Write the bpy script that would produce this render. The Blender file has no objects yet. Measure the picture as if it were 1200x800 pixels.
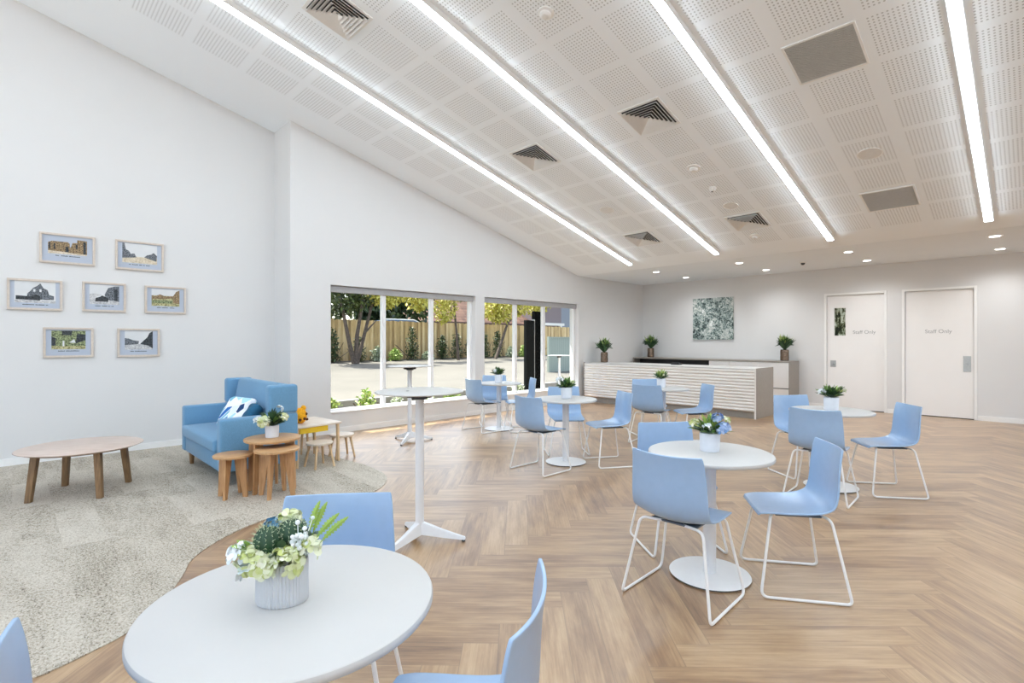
import bpy, bmesh, math, random
from mathutils import Vector, Matrix, Euler

C = bpy.context.scene.collection
PI = math.pi
R = math.radians

# ------------------------------------------------------------------ node helpers
class G:
    def __init__(s, name):
        s.m = bpy.data.materials.new(name); s.m.use_nodes = True
        s.t = s.m.node_tree; s.t.nodes.clear()
        s.out = s.t.nodes.new('ShaderNodeOutputMaterial')
    def n(s, typ, ins=None, **kw):
        nd = s.t.nodes.new(typ)
        for k, v in kw.items(): setattr(nd, k, v)
        if ins:
            for k, v in ins.items(): s.put(nd.inputs[k], v)
        return nd
    def put(s, sock, v):
        if isinstance(v, bpy.types.NodeSocket): s.t.links.new(v, sock)
        elif isinstance(v, (tuple, list)) and sock.type == 'RGBA' and len(v) == 3: sock.default_value = (*v, 1)
        else: sock.default_value = v
    def f(s, op, a, b=0.0, c=None):
        ins = {0: a, 1: b}
        if c is not None: ins[2] = c
        return s.n('ShaderNodeMath', ins, operation=op).outputs[0]
    def add(s, a, b): return s.f('ADD', a, b)
    def sub(s, a, b): return s.f('SUBTRACT', a, b)
    def mul(s, a, b): return s.f('MULTIPLY', a, b)
    def div(s, a, b): return s.f('DIVIDE', a, b)
    def lt(s, a, b): return s.f('LESS_THAN', a, b)
    def gt(s, a, b): return s.f('GREATER_THAN', a, b)
    def fmod(s, a, b): return s.f('FLOORED_MODULO', a, b)
    def floor(s, a): return s.f('FLOOR', a)
    def fract(s, a): return s.f('FRACT', a)
    def sel(s, k, a, b):   # k ? a : b
        return s.add(s.mul(k, a), s.mul(s.sub(1.0, k), b))
    def xyz(s, v):
        q = s.n('ShaderNodeSeparateXYZ', {0: v}).outputs
        return q[0], q[1], q[2]
    def comb(s, x, y, z=0.0): return s.n('ShaderNodeCombineXYZ', {0: x, 1: y, 2: z}).outputs[0]
    def pos(s): return s.n('ShaderNodeNewGeometry').outputs['Position']
    def objc(s): return s.n('ShaderNodeTexCoord').outputs['Object']
    def noise(s, vec, scale=5.0, detail=3.0, rough=.5):
        return s.n('ShaderNodeTexNoise', {'Vector': vec, 'Scale': scale, 'Detail': detail, 'Roughness': rough}).outputs['Fac']
    def white(s, vec): return s.n('ShaderNodeTexWhiteNoise', {'Vector': vec}, noise_dimensions='3D').outputs['Value']
    def ramp(s, fac, stops, interp='LINEAR'):
        nd = s.n('ShaderNodeValToRGB', {'Fac': fac}); cr = nd.color_ramp; cr.interpolation = interp
        while len(cr.elements) < len(stops): cr.elements.new(.5)
        for e, (p, c) in zip(cr.elements, stops): e.position = p; e.color = (*c, 1)
        return nd.outputs[0]
    def mix(s, fac, a, b, mode='MIX'):
        nd = s.n('ShaderNodeMix', data_type='RGBA', blend_type=mode)
        s.put(nd.inputs[0], fac); s.put(nd.inputs[6], a); s.put(nd.inputs[7], b)
        return nd.outputs[2]
    def bsdf(s, col, rough=.5, metal=0.0, bump=None, bstr=.2, bdist=.002, spec=.5, sheen=0.0, coat=0.0, sub=0.0):
        p = s.n('ShaderNodeBsdfPrincipled', {'Base Color': col, 'Roughness': rough, 'Metallic': metal, 'Specular IOR Level': spec,
                                             'Sheen Weight': sheen, 'Coat Weight': coat, 'Coat Roughness': .36, 'Coat IOR': 1.6})
        if bump is not None:
            b = s.n('ShaderNodeBump', {'Height': bump, 'Strength': bstr, 'Distance': bdist})
            s.put(p.inputs['Normal'], b.outputs[0])
        s.put(s.out.inputs[0], p.outputs[0]); return s.m

def srgb(r, g, b):
    return tuple(((c/255+.055)/1.055)**2.4 if c/255 > .04045 else c/255/12.92 for c in (r, g, b))

def plain(name, col, rough=.5, metal=0.0, var=.04, scale=30, spec=.5, bump=0.0, sheen=0.0):
    g = G(name)
    nz = g.noise(g.objc(), scale, 3)
    d = tuple(max(0, c*(1-var)) for c in col); l = tuple(min(1, c*(1+var)) for c in col)
    return g.bsdf(g.ramp(nz, [(.3, d), (.7, l)]), rough, metal, nz if bump else None, bump, .003, spec, sheen)

def emit(name, col, strength):
    g = G(name); e = g.n('ShaderNodeEmission', {'Color': col, 'Strength': strength}); g.put(g.out.inputs[0], e.outputs[0]); return g.m

M = {}
M['wall'] = plain('wall_paint', (.70, .70, .70), .6, var=.008, scale=2)
M['flat_ceiling'] = plain('ceiling_paint', (.80, .845, .885), .6, var=.008, scale=2)
M['trim'] = plain('trim_white', (.84, .84, .83), .4, var=.01)
M['door'] = plain('door_white', (.84, .83, .82), .42, var=.01, scale=3)
M['white'] = plain('white_laminate', (.57, .563, .55), .42, var=.008, scale=8)
M['white_metal'] = plain('white_powdercoat', (.86, .86, .86), .35, var=.01)
M['cool_metal'] = plain('pale_grey_powdercoat', (.78, .80, .83), .35, var=.01)
M['black'] = plain('black_plastic', (.02, .02, .022), .45)
M['dark'] = plain('dark_grey', (.06, .065, .07), .5)
M['steel'] = plain('brushed_steel', (.45, .45, .44), .35, .9, var=.1, scale=60)
M['alu'] = plain('white_aluminium', (.82, .82, .83), .35, var=.01)
M['blind'] = plain('blind_grey', (.36, .36, .37), .6)
M['taupe'] = plain('taupe_laminate', (.29, .265, .235), .45, var=.04, scale=20)
M['cab'] = plain('cabinet_white', (.74, .73, .72), .4, var=.01)
M['slat'] = plain('counter_slat', (.78, .75, .72), .45, var=.02)
def shell_mat():
    g = G('chair_shell_blue'); nz = g.noise(g.objc(), 20, 3)
    return g.bsdf(g.ramp(nz, [(.3, srgb(148, 178, 212)), (.7, srgb(152, 182, 216))]), .26, 0, None, spec=.8, coat=.45)
M['chair_blue'] = shell_mat()
M['bracket'] = plain('under_seat_bracket', (.10, .13, .17), .5)
M['mat_board'] = plain('mat_board', srgb(178, 187, 202), .7, var=.01)
M['frame_wood'] = plain('frame_oak', srgb(204, 192, 180), .5, var=.06, scale=40)
M['fabric'] = plain('blue_upholstery', srgb(100, 146, 180), .85, var=.14, scale=220, bump=.25, sheen=.2)
M['fabric_seam'] = plain('pale_blue_piping', srgb(140, 170, 195), .8)
M['pot_white'] = plain('pot_white', srgb(226, 230, 238), .4, var=.02)
M['pot_grey'] = plain('pot_ribbed', srgb(206, 208, 211), .45, var=.02)
M['soil'] = plain('soil', (.03, .022, .015), .95, var=.5)
M['grille'] = plain('grille_grey', (.50, .50, .49), .5)
M['grille_back'] = plain('grille_backing', (.22, .22, .22), .7)
M['vent'] = plain('vent_white', (.80, .80, .79), .45, var=.01)
M['speaker'] = plain('speaker_grille', (.72, .72, .71), .6)
M['yellow'] = plain('yellow_tray', srgb(235, 196, 45), .45)
M['orange'] = plain('orange_plush', srgb(246, 170, 25), .9, var=.2, scale=60, bump=.3)
M['brown_mark'] = plain('dark_brown_felt', srgb(92, 50, 20), .9)
M['concrete'] = plain('kerb_concrete', (.34, .33, .31), .8, var=.08, scale=6)
M['bounce_apron'] = plain('bounce_apron_concrete', (.40, .395, .385), .85, var=.06, scale=2)
M['paint_line'] = plain('white_line_paint', (.30, .30, .29), .7)
M['bark'] = plain('bark', (.12, .09, .07), .9, var=.4, scale=14, bump=.5)
M['pylon'] = plain('black_panel', (.004, .0045, .004), .9, spec=.05)
M['pylon_side'] = plain('charcoal_panel', (.014, .015, .0145), .9, spec=.05)
M['rail'] = plain('post_white', (.8, .8, .78), .6)
M['cladding'] = plain('mauve_cladding', (.22, .18, .19), .7)
M['slate_wall'] = plain('blue_grey_wall', (.25, .28, .33), .7)
M['brown_eave'] = plain('brown_eave', (.10, .055, .045), .7)
M['carport'] = plain('blue_car_paint', (.10, .17, .28), .3)
M['led'] = emit('led_diffuser', (.80, .91, 1), 26)
M['down'] = emit('downlight_lens', (1, .98, .95), 14)

def wood(name, dark, light, rough=.45, scale=1.0, axis=0):
    g = G(name); x, y, z = g.xyz(g.objc())
    a = [x, y, z]; a[axis] = g.mul(a[axis], .09)
    v = g.comb(*a); n1 = g.noise(v, 60*scale, 4, .6); n2 = g.noise(g.objc(), 4*scale, 2)
    f = g.add(g.mul(n1, .7), g.mul(n2, .3))
    return g.bsdf(g.ramp(f, [(.32, dark), (.68, light)]), rough, 0, n1, .08)
M['oak'] = wood('oak_honey', srgb(166, 124, 82), srgb(206, 166, 120), .42)
M['oak_leg'] = wood('oak_honey_leg', srgb(160, 114, 72), srgb(205, 160, 112), .45, axis=2)
M['ash_top'] = wood('pale_ash_top', srgb(192, 170, 156), srgb(222, 205, 194), .38)
M['walnut_leg'] = wood('brown_oak_leg', srgb(96, 72, 46), srgb(150, 116, 78), .5, axis=2)
M['birch'] = wood('birch', srgb(212, 196, 178), srgb(236, 224, 210), .45)
M['birch_leg'] = wood('birch_leg', srgb(196, 164, 124), srgb(226, 198, 160), .5, axis=2)

def leafmat(name, c1, c2, rough=.5):
    g = G(name); nz = g.noise(g.objc(), 25, 2)
    inf = g.n('ShaderNodeNewGeometry').outputs['Random Per Island']
    f = g.add(g.mul(nz, .4), g.mul(inf, .6))
    return g.bsdf(g.ramp(f, [(.2, c1), (.8, c2)]), rough)
M['leaf_dark'] = leafmat('leaf_dark', (.015, .045, .02), (.06, .13, .05))
M['leaf_mid'] = leafmat('leaf_mid', (.06, .15, .03), (.22, .36, .09))
M['leaf_light'] = leafmat('leaf_light', (.28, .42, .08), (.60, .68, .28))
M['leaf_grey'] = leafmat('leaf_greygreen', (.10, .17, .14), (.36, .46, .42))
M['fern'] = leafmat('fern_green', (.20, .38, .05), (.45, .60, .14))
M['petal_cream'] = leafmat('petal_greenwhite', srgb(190, 200, 120), srgb(236, 238, 218))
M['petal_white'] = leafmat('petal_white', srgb(214, 226, 226), srgb(246, 246, 250))
M['petal_blue'] = leafmat('petal_blue', srgb(108, 150, 205), srgb(190, 208, 236))
M['petal_aqua'] = leafmat('petal_aqua', srgb(60, 120, 160), srgb(130, 180, 205))
M['cactus'] = leafmat('cactus_green', (.012, .05, .022), (.03, .09, .035))
M['spine'] = plain('cactus_spine', (.55, .62, .42), .7)
M['tree_leaf'] = leafmat('tree_leaf_dark', (.02, .035, .01), (.13, .17, .04))
M['tree_gold'] = leafmat('tree_leaf_gold', (.34, .32, .03), (.75, .68, .16))
M['hedge'] = leafmat('hedge_leaf', (.015, .03, .012), (.09, .14, .045))
M['shrub_lime'] = leafmat('shrub_lime', (.16, .28, .04), (.50, .60, .18))
M['shrub_silver'] = leafmat('shrub_silver', (.18, .24, .14), (.60, .64, .48))

def floor_mat():
    g = G('oak_herringbone'); x, y, z = g.xyz(g.pos())
    W, n, s2 = .165, 6, math.sqrt(.5)
    yy = g.sub(y, .365+n*W*s2)
    u = g.mul(g.sub(x, yy), s2/W); v = g.mul(g.add(x, yy), s2/W)      # u runs to +x -y, v to +x +y
    i, j = g.floor(u), g.floor(v)
    k = g.fmod(g.sub(i, j), 2*n)
    hor = g.lt(k, n-.5)
    a1, b1 = g.sub(i, k), j
    a2, b2 = i, g.sub(j, g.sub(2*n-1, k))
    A, B = g.sel(hor, a1, a2), g.sel(hor, b1, b2)
    along = g.sel(hor, g.sub(u, A), g.sub(v, B)); across = g.sel(hor, g.sub(v, B), g.sub(u, A))
    rnd = g.white(g.comb(A, B, hor)); rnd2 = g.white(g.comb(B, A, 7.0))
    lv = g.comb(g.add(g.mul(along, .16), g.mul(rnd, 37.0)), g.add(across, g.mul(rnd2, 19.0)), rnd)
    n1 = g.noise(lv, 2.2, 5, .65)
    n2 = g.noise(g.comb(g.add(g.mul(along, .05), g.mul(rnd, 11.0)), g.add(g.mul(across, 1.6), g.mul(rnd2, 9.0)), rnd2), 9.0, 3, .6)
    n3 = g.noise(g.comb(g.add(g.mul(along, .35), g.mul(rnd, 53.0)), g.mul(across, .7), rnd2), 1.1, 2)
    t = g.add(g.add(g.mul(n1, .55), g.mul(n2, .30)), g.mul(n3, .15))
    t = g.add(t, g.mul(g.sub(rnd, .5), .13))
    col = g.ramp(t, [(.30, srgb(104, 72, 46)), (.43, srgb(142, 108, 75)), (.54, srgb(168, 135, 97)), (.70, srgb(194, 164, 128))])
    e = g.f('MINIMUM', g.f('MINIMUM', across, g.sub(1.0, across)), g.f('MINIMUM', along, g.sub(float(n), along)))
    gap = g.lt(e, .012)
    col = g.mix(g.mul(gap, .45), col, srgb(96, 72, 54))
    return g.bsdf(col, g.add(.33, g.mul(n2, .14)), 0, g.sub(n2, g.mul(gap, .6)), .06, .002, .8, coat=.75)
M['floor'] = floor_mat()

def carpet_mat():
    g = G('carpet_plank'); x, y, z = g.xyz(g.pos())
    cx = g.floor(g.div(x, .25)); cy = g.floor(g.add(g.div(y, 1.0), g.mul(cx, .37)))
    rnd = g.white(g.comb(cx, cy, 3.0))
    sp = g.noise(g.comb(g.mul(x, 1.6), y, rnd), 46, 3, .7)
    sp2 = g.noise(g.comb(g.mul(x, 1.0), g.mul(y, .6), g.mul(rnd, 5.0)), 150, 2, .7)
    big = g.noise(g.comb(g.mul(x, 2.2), g.mul(y, .7), rnd), 3.0, 3)
    t = g.add(g.add(g.mul(sp, .42), g.mul(sp2, .42)), g.mul(big, .16))
    t = g.add(t, g.mul(g.sub(rnd, .5), .07))
    col = g.ramp(t, [(.37, srgb(92, 84, 74)), (.43, srgb(158, 149, 135)), (.52, srgb(190, 182, 168)), (.66, srgb(212, 206, 195))])
    return g.bsdf(col, .95, 0, sp2, .4, .004, .2)
M['carpet'] = carpet_mat()

def ceiling_mat():
    g = G('perforated_plasterboard'); x, y, z = g.xyz(g.pos())
    fx = g.mul(g.fract(g.div(g.add(x, .58*30-4.985), .58)), .58)
    yb = g.fmod(g.sub(y, .435-1.79*6), 1.79)
    fy = g.mul(g.fract(g.div(g.sub(yb, .025), .58)), .58)
    px, py = .5/15, .465/14
    inx = g.mul(g.lt(fx, .5), g.gt(fx, 0.0)); iny = g.mul(g.gt(fy, .0575), g.lt(fy, .0575+.465))
    hx = g.sub(g.fract(g.div(fx, px)), .5); hy = g.sub(g.fract(g.div(g.sub(fy, .0575), py)), .5)
    d2 = g.add(g.mul(hx, hx), g.mul(hy, hy))
    hole = g.lt(d2, .060)
    zone = g.mul(g.mul(g.lt(x, 9.05), g.lt(y, 7.02)), g.mul(g.gt(yb, .06), g.lt(yb, 1.73)))
    msk = g.mul(g.mul(hole, zone), g.mul(inx, iny))
    col = g.mix(msk, (.86, .905, .945), (.52, .545, .57))
    return g.bsdf(col, .65)
M['ceiling'] = ceiling_mat()

def bronze_mat():
    g = G('hammered_bronze'); v = g.n('ShaderNodeTexVoronoi', {'Vector': g.objc(), 'Scale': 26}).outputs['Distance']
    return g.bsdf(srgb(120, 102, 88), .24, 1.0, v, .5, .01)
M['bronze'] = bronze_mat()

def cushion_mat(name, seed):
    g = G(name); o = g.n('ShaderNodeVectorMath', {0: g.objc(), 1: (seed, seed*1.7, 0)}, operation='ADD').outputs[0]
    x, y, z = g.xyz(o)
    w = g.comb(g.add(x, g.mul(y, .6)), g.add(g.mul(y, 1.0), g.mul(z, 1.7)), 0.0)
    v = g.n('ShaderNodeTexVoronoi', {'Vector': w, 'Scale': 9.0})
    c = g.white(v.outputs['Position'])
    col = g.ramp(c, [(0, srgb(242, 244, 250)), (.42, srgb(172, 220, 236)), (.58, srgb(232, 240, 248)), (.70, srgb(38, 110, 186)), (.84, srgb(20, 62, 110)), (.92, srgb(120, 190, 214))], 'CONSTANT')
    ed = g.n('ShaderNodeTexVoronoi', {'Vector': w, 'Scale': 9.0}, feature='DISTANCE_TO_EDGE').outputs['Distance']
    col = g.mix(g.lt(ed, .05), col, srgb(244, 246, 252))
    return g.bsdf(col, .85)
M['cushion_a'] = cushion_mat('leaf_print_fabric', 1.3)
M['cushion_b'] = plain('teal_velvet', srgb(24, 84, 116), .8, var=.4, scale=9)
M['cushion_c'] = plain('aqua_print', srgb(120, 196, 220), .8, var=.25, scale=14)

def art_mat():
    g = G('abstract_painting'); o = g.objc()
    n1 = g.noise(o, 3.6, 5, .7); n2 = g.noise(o, 13, 4, .75)
    v = g.n('ShaderNodeTexVoronoi', {'Vector': g.n('ShaderNodeVectorMath', {0: o, 1: g.n('ShaderNodeTexNoise', {'Vector': o, 'Scale': 9.0}).outputs['Color']}, operation='ADD').outputs[0], 'Scale': 7.5}).outputs['Distance']
    t = g.add(g.add(g.mul(n1, .45), g.mul(n2, .45)), g.mul(g.sub(.45, v), .30))
    col = g.ramp(t, [(.33, srgb(44, 58, 58)), (.40, srgb(112, 132, 130)), (.46, srgb(168, 182, 178)), (.53, srgb(200, 203, 200)), (.61, srgb(238, 241, 240))])
    return g.bsdf(col, .6, 0, n2, .3, .004)
M['art'] = art_mat()

def fence_mat():
    g = G('timber_palings'); x, y, z = g.xyz(g.pos())
    c = g.floor(g.div(x, .115)); r = g.white(g.comb(c, 1.0, 2.0))
    n1 = g.noise(g.comb(g.mul(x, 8.0), y, g.add(z, g.mul(r, 9.0))), 2.2, 4, .6)
    t = g.add(g.mul(r, .45), g.mul(n1, .55))
    return g.bsdf(g.ramp(t, [(.25, srgb(156, 128, 88)), (.55, srgb(214, 184, 134)), (.85, srgb(244, 222, 178))]), .85)
M['fence'] = fence_mat()
def panel_mat():
    g = G('grey_green_steel'); x, y, z = g.xyz(g.pos())
    w = g.f('SINE', g.mul(x, 70.0))
    return g.bsdf(g.mix(g.mul(g.add(w, 1.0), .3), srgb(150, 160, 150), srgb(178, 188, 178)), .55)
M['panel_fence'] = panel_mat()
def paving_mat():
    g = G('pale_asphalt'); p = g.pos(); n1 = g.noise(p, .7, 4); n2 = g.noise(p, 60, 2)
    return g.bsdf(g.ramp(g.add(g.mul(n1, .6), g.mul(n2, .4)), [(.3, srgb(100, 96, 88)), (.7, srgb(118, 113, 104))]), .9)
M['paving'] = paving_mat()
def roof_mat():
    g = G('terracotta_roof_tiles'); x, y, z = g.xyz(g.pos())
    fx = g.fract(g.mul(x, 3.2)); fz = g.fract(g.mul(z, 5.0))
    r = g.white(g.comb(g.floor(g.mul(x, 3.2)), g.floor(g.mul(z, 5.0)), 0.0))
    t = g.add(g.mul(r, .5), g.mul(fz, .4))
    return g.bsdf(g.ramp(t, [(.1, srgb(86, 62, 52)), (.9, srgb(138, 104, 86))]), .8)
M['roof'] = roof_mat()
M['mulch'] = plain('mulch', (.11, .09, .05), .95, var=.6, scale=30)

def glass_mat():
    g = G('window_glass')
    lw = g.n('ShaderNodeLayerWeight', {'Blend': .12}).outputs['Fresnel']
    tr = g.n('ShaderNodeBsdfTransparent', {'Color': (.96, .98, .97)}); gl = g.n('ShaderNodeBsdfGlossy', {'Roughness': .02})
    mx = g.n('ShaderNodeMixShader', {0: g.mul(lw, .15), 1: tr.outputs[0], 2: gl.outputs[0]})
    g.put(g.out.inputs[0], mx.outputs[0]); return g.m
M['glass'] = glass_mat()

# ------------------------------------------------------------------ mesh helpers
def box(bm, x0, x1, y0, y1, z0, z1, bev=0.0, seg=2, mtx=None):
    t = bmesh.new()
    bmesh.ops.create_cube(t, size=1)
    bmesh.ops.scale(t, vec=(x1-x0, y1-y0, z1-z0), verts=t.verts)
    bmesh.ops.translate(t, vec=((x0+x1)/2, (y0+y1)/2, (z0+z1)/2), verts=t.verts)
    if bev: bmesh.ops.bevel(t, geom=t.edges[:], offset=bev, segments=seg, profile=.5, affect='EDGES')
    if mtx is not None: bmesh.ops.transform(t, matrix=mtx, verts=t.verts)
    me = bpy.data.meshes.new('tmp'); t.to_mesh(me); t.free(); bm.from_mesh(me); bpy.data.meshes.remove(me)
    return bm

def nb(*a, **k): return box(bmesh.new(), *a, **k)

def lathe(bm, prof, n=40, sx=1.0, sy=1.0, mtx=None, rib=0.0, nrib=0):
    rings = []
    for r, z in prof:
        if r < 1e-6: rings.append([bm.verts.new((0, 0, z))])
        else:
            ring = []
            for i in range(n):
                a = 2*PI*i/n; q = r*(1+(rib*math.cos(nrib*a) if nrib else 0))
                ring.append(bm.verts.new((q*math.cos(a)*sx, q*math.sin(a)*sy, z)))
            rings.append(ring)
    for a, b in zip(rings, rings[1:]):
        if len(a) == 1 and len(b) == 1: continue
        for i in range(n):
            j = (i+1) % n
            if len(a) == 1: bm.faces.new((a[0], b[i], b[j]))
            elif len(b) == 1: bm.faces.new((a[i], a[j], b[0]))
            else: bm.faces.new((a[i], a[j], b[j], b[i]))
    if mtx is not None:
        vs = [v for r in rings for v in r]; bmesh.ops.transform(bm, matrix=mtx, verts=vs)
    return bm

def prism(bm, poly, h0, h1, plane='xy'):
    def P(p, h): return {'xy': (p[0], p[1], h), 'xz': (p[0], h, p[1]), 'yz': (h, p[0], p[1])}[plane]
    a = [bm.verts.new(P(p, h0)) for p in poly]; b = [bm.verts.new(P(p, h1)) for p in poly]
    bm.faces.new(a); bm.faces.new(b)
    n = len(poly)
    for i in range(n): bm.faces.new((a[i], a[(i+1) % n], b[(i+1) % n], b[i]))
    bmesh.ops.recalc_face_normals(bm, faces=bm.faces)
    return bm

def fillet(pts, rad):
    out = [Vector(pts[0])]
    for k in range(1, len(pts)-1):
        p, a, b = Vector(pts[k]), Vector(pts[k-1]), Vector(pts[k+1])
        r = rad[k] if isinstance(rad, (list, tuple)) else rad
        if r <= 0: out.append(p); continue
        da, db = (a-p), (b-p); r = min(r, da.length*.49, db.length*.49)
        s, e = p+da.normalized()*r, p+db.normalized()*r
        for i in range(6):
            t = i/5; out.append(s*(1-t)**2+p*2*t*(1-t)+e*t*t)
    out.append(Vector(pts[-1])); return out

def tube(bm, pts, r, n=10, caps=True, r1=None):
    pts = [Vector(p) for p in pts]; rings = []
    t0 = (pts[1]-pts[0]).normalized(); up = Vector((0, 0, 1)) if abs(t0.z) < .9 else Vector((1, 0, 0))
    nrm = (up-t0*up.dot(t0)).normalized()
    for i, p in enumerate(pts):
        t = ((pts[min(i+1, len(pts)-1)]-pts[max(i-1, 0)])).normalized()
        nrm = (nrm-t*nrm.dot(t)).normalized(); bi = t.cross(nrm)
        rr = r if r1 is None else r+(r1-r)*i/(len(pts)-1)
        rings.append([bm.verts.new(p+nrm*rr*math.cos(2*PI*k/n)+bi*rr*math.sin(2*PI*k/n)) for k in range(n)])
    for a, b in zip(rings, rings[1:]):
        for k in range(n): bm.faces.new((a[k], a[(k+1) % n], b[(k+1) % n], b[k]))
    if caps: bm.faces.new(rings[0][::-1]); bm.faces.new(rings[-1])
    return bm

def obj(name, bm, mat, parent=None, smooth=False, loc=None):
    bmesh.ops.recalc_face_normals(bm, faces=bm.faces)
    me = bpy.data.meshes.new(name); bm.to_mesh(me); bm.free()
    for m in (mat if isinstance(mat, (list, tuple)) else [mat]): me.materials.append(M[m] if isinstance(m, str) else m)
    if smooth:
        for p in me.polygons: p.use_smooth = True
        if smooth != 'all':
            try: me.set_sharp_from_angle(angle=R(35))
            except Exception: pass
    o = bpy.data.objects.new(name, me); C.objects.link(o)
    if parent: o.parent = parent
    if loc: o.location = loc
    return o

def thing(name, label, cat, loc=(0, 0, 0), rz=0, group=None):
    o = bpy.data.objects.new(name, None); C.objects.link(o); o.empty_display_size = .1
    o.location = loc; o.rotation_euler = (0, 0, rz); tag(o, label, cat, group); return o
def tag(o, label, cat, group=None, kind=None):
    o['label'] = label; o['category'] = cat
    if group: o['group'] = group
    if kind: o['kind'] = kind
    return o
def struct(name, bm, mat, parent=None, smooth=False):
    o = obj(name, bm, mat, parent, smooth)
    if not parent: o['kind'] = 'structure'
    return o
def dup(src, loc, rz, label):
    r = src.copy(); C.objects.link(r); r.location = loc; r.rotation_euler = (0, 0, rz); r['label'] = label
    for ch in list(src.children):
        c = ch.copy(); C.objects.link(c); c.parent = r
        for gch in list(ch.children):
            d = gch.copy(); C.objects.link(d); d.parent = c
    return r

# ------------------------------------------------------------------ the room
YA, YB, XF = 8.12, 7.5, 12.31
XJ = 2.86                        # the wall steps forward here
XS, ZL, SL = 9.49, 2.93, .25     # the slope starts at XS, flat ceiling height, slope
XB, YR = -4.6, -4.6              # back and right walls
def zc(x): return ZL+max(0, XS-x)*SL

struct('floor', nb(XB-.2, XF+.3, YR-.2, YA+.2, -.12, 0), 'floor')

bm = bmesh.new()
prism(bm, [(XB-.2, zc(XB-.2)), (XS, ZL), (XS, ZL+.12), (XB-.2, zc(XB-.2)+.12)], YR-.2, YA+.25, 'xz')
struct('ceiling', bm, 'ceiling')
struct('ceiling', nb(XS, XF+.2, YR-.2, YA+.25, ZL, ZL+.12), 'flat_ceiling')

# left wall: the recessed stretch with the pictures, then the stretch with the windows
bm = bmesh.new()
prism(bm, [(XB, 0), (XJ, 0), (XJ, zc(XJ)), (XB, zc(XB))], YA, YA+.2, 'xz')
struct('wall_left', bm, 'wall')
W1, W2, WZ0, WZ1 = (3.463, 6.343), (6.57, 9.49), .31, 2.272
bm = bmesh.new()
YW = YB+.26
prism(bm, [(XJ, 0), (W1[0], 0), (W1[0], zc(W1[0])), (XJ, zc(XJ))], YB, YA+.2, 'xz')
box(bm, W1[0], XF+.2, YB, YW, -.12, WZ0)
box(bm, W1[1], W2[0], YB, YW, WZ0, WZ1)
box(bm, W2[1], XF+.2, YB, YW, WZ0, WZ1)
prism(bm, [(W1[0], WZ1), (XF+.2, WZ1), (XF+.2, ZL), (XS, ZL), (W1[0], zc(W1[0]))], YB, YW, 'xz')
struct('wall_left', bm, 'wall')

# far wall with two door openings
D1, D2, DZ = (2.10, 3.10), (.782, 1.775), 2.36
bm = bmesh.new()
for y0, y1 in ((D1[1], YB), (D2[1], D1[0]), (YR, D2[0])): box(bm, XF, XF+.2, y0, y1, 0, ZL)
for y0, y1 in (D1, D2): box(bm, XF, XF+.2, y0, y1, DZ, ZL)
struct('wall_far', bm, 'wall')

# the walls behind the camera: unseen, with open bays shaped to let in daylight
bm = bmesh.new()
for y0, y1 in ((YR, -4.3), (-1.3, -1.1), (1.9, 2.1), (5.0, 5.2), (7.9, YA)): box(bm, XB-.2, XB, y0, y1, 0, 5.4)
box(bm, XB-.2, XB, YR, YA, 5.4, zc(XB))
struct('wall_back', bm, 'wall')
bm = bmesh.new()
for x0, x1 in ((XB, 8.6), (12.0, XF+.2)): box(bm, x0, x1, YR-.2, YR, 0, 2.8)
prism(bm, [(XB, 2.8), (XF+.2, 2.8), (XF+.2, ZL), (XS, ZL), (XB, zc(XB))], YR-.2, YR, 'xz')
struct('wall_right', bm, 'wall')

struct('baseboard_left', box(nb(XB, XJ-.012, YA-.012, YA, 0, .085), XJ-.012, XJ, YB-.012, YA-.012, 0, .085), 'trim')
struct('baseboard_left', nb(XJ, XF-.01, YB-.012, YB, 0, .085), 'trim')
bm = bmesh.new()
for y0, y1 in ((D1[1]+.05, YB-.012), (D2[1]+.05, D1[0]-.05), (YR, D2[0]-.05)): box(bm, XF-.012, XF, y0, y1, 0, .085)
struct('baseboard_far', bm, 'trim')
# thin shadow-line cornice where the slope meets the left walls
bm = bmesh.new()
prism(bm, [(XB, zc(XB)-.02), (XJ, zc(XJ)-.02), (XJ, zc(XJ)-.002), (XB, zc(XB)-.002)], YA-.006, YA, 'xz')
struct('trim_1', bm, 'speaker')
bm = bmesh.new()
prism(bm, [(XJ, zc(XJ)-.02), (XS, ZL-.02), (XF, ZL-.02), (XF, ZL-.002), (XS, ZL-.002), (XJ, zc(XJ)-.002)], YB-.006, YB, 'xz')
struct('trim_2', bm, 'speaker')

# windows
def window(n, x0, x1, mull):
    z0, z1, ya, yb = WZ0, WZ1, YB+.10, YB+.17
    w = obj(f'window_{n}', nb(x0, x0+.05, ya, yb, z0, z1), 'alu'); w['kind'] = 'structure'
    f = bmesh.new()
    box(f, x1-.05, x1, ya, yb, z0, z1, .004); box(f, x0+.05, x1-.05, ya, yb, z0, z0+.05, .004); box(f, x0+.05, x1-.05, ya, yb, z1-.05, z1, .004)
    obj('window_frame', f, 'alu', w)
    xs = [x0+.05]
    for m in mull:
        obj('mullion', nb(m-.032, m+.032, ya-.012, yb, z0+.05, z1-.05, .004), 'alu', w); xs += [m-.032, m+.032]
    xs.append(x1-.05)
    for a, b in zip(xs[::2], xs[1::2]): obj('glass_pane', nb(a, b, ya+.03, ya+.036, z0+.05, z1-.05), 'glass', w)
    obj('window_sill', nb(x0, x1, YB-.012, ya, z0, z0+.022, .004), 'trim', w)
    b = obj('roller_blind', nb(x0+.01, x1-.01, ya-.05, ya-.014, z1-.105, z1-.004, .008), 'blind', w)
window(1, *W1, (4.432, 5.40)); window(2, *W2, (7.52, 8.40))

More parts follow.
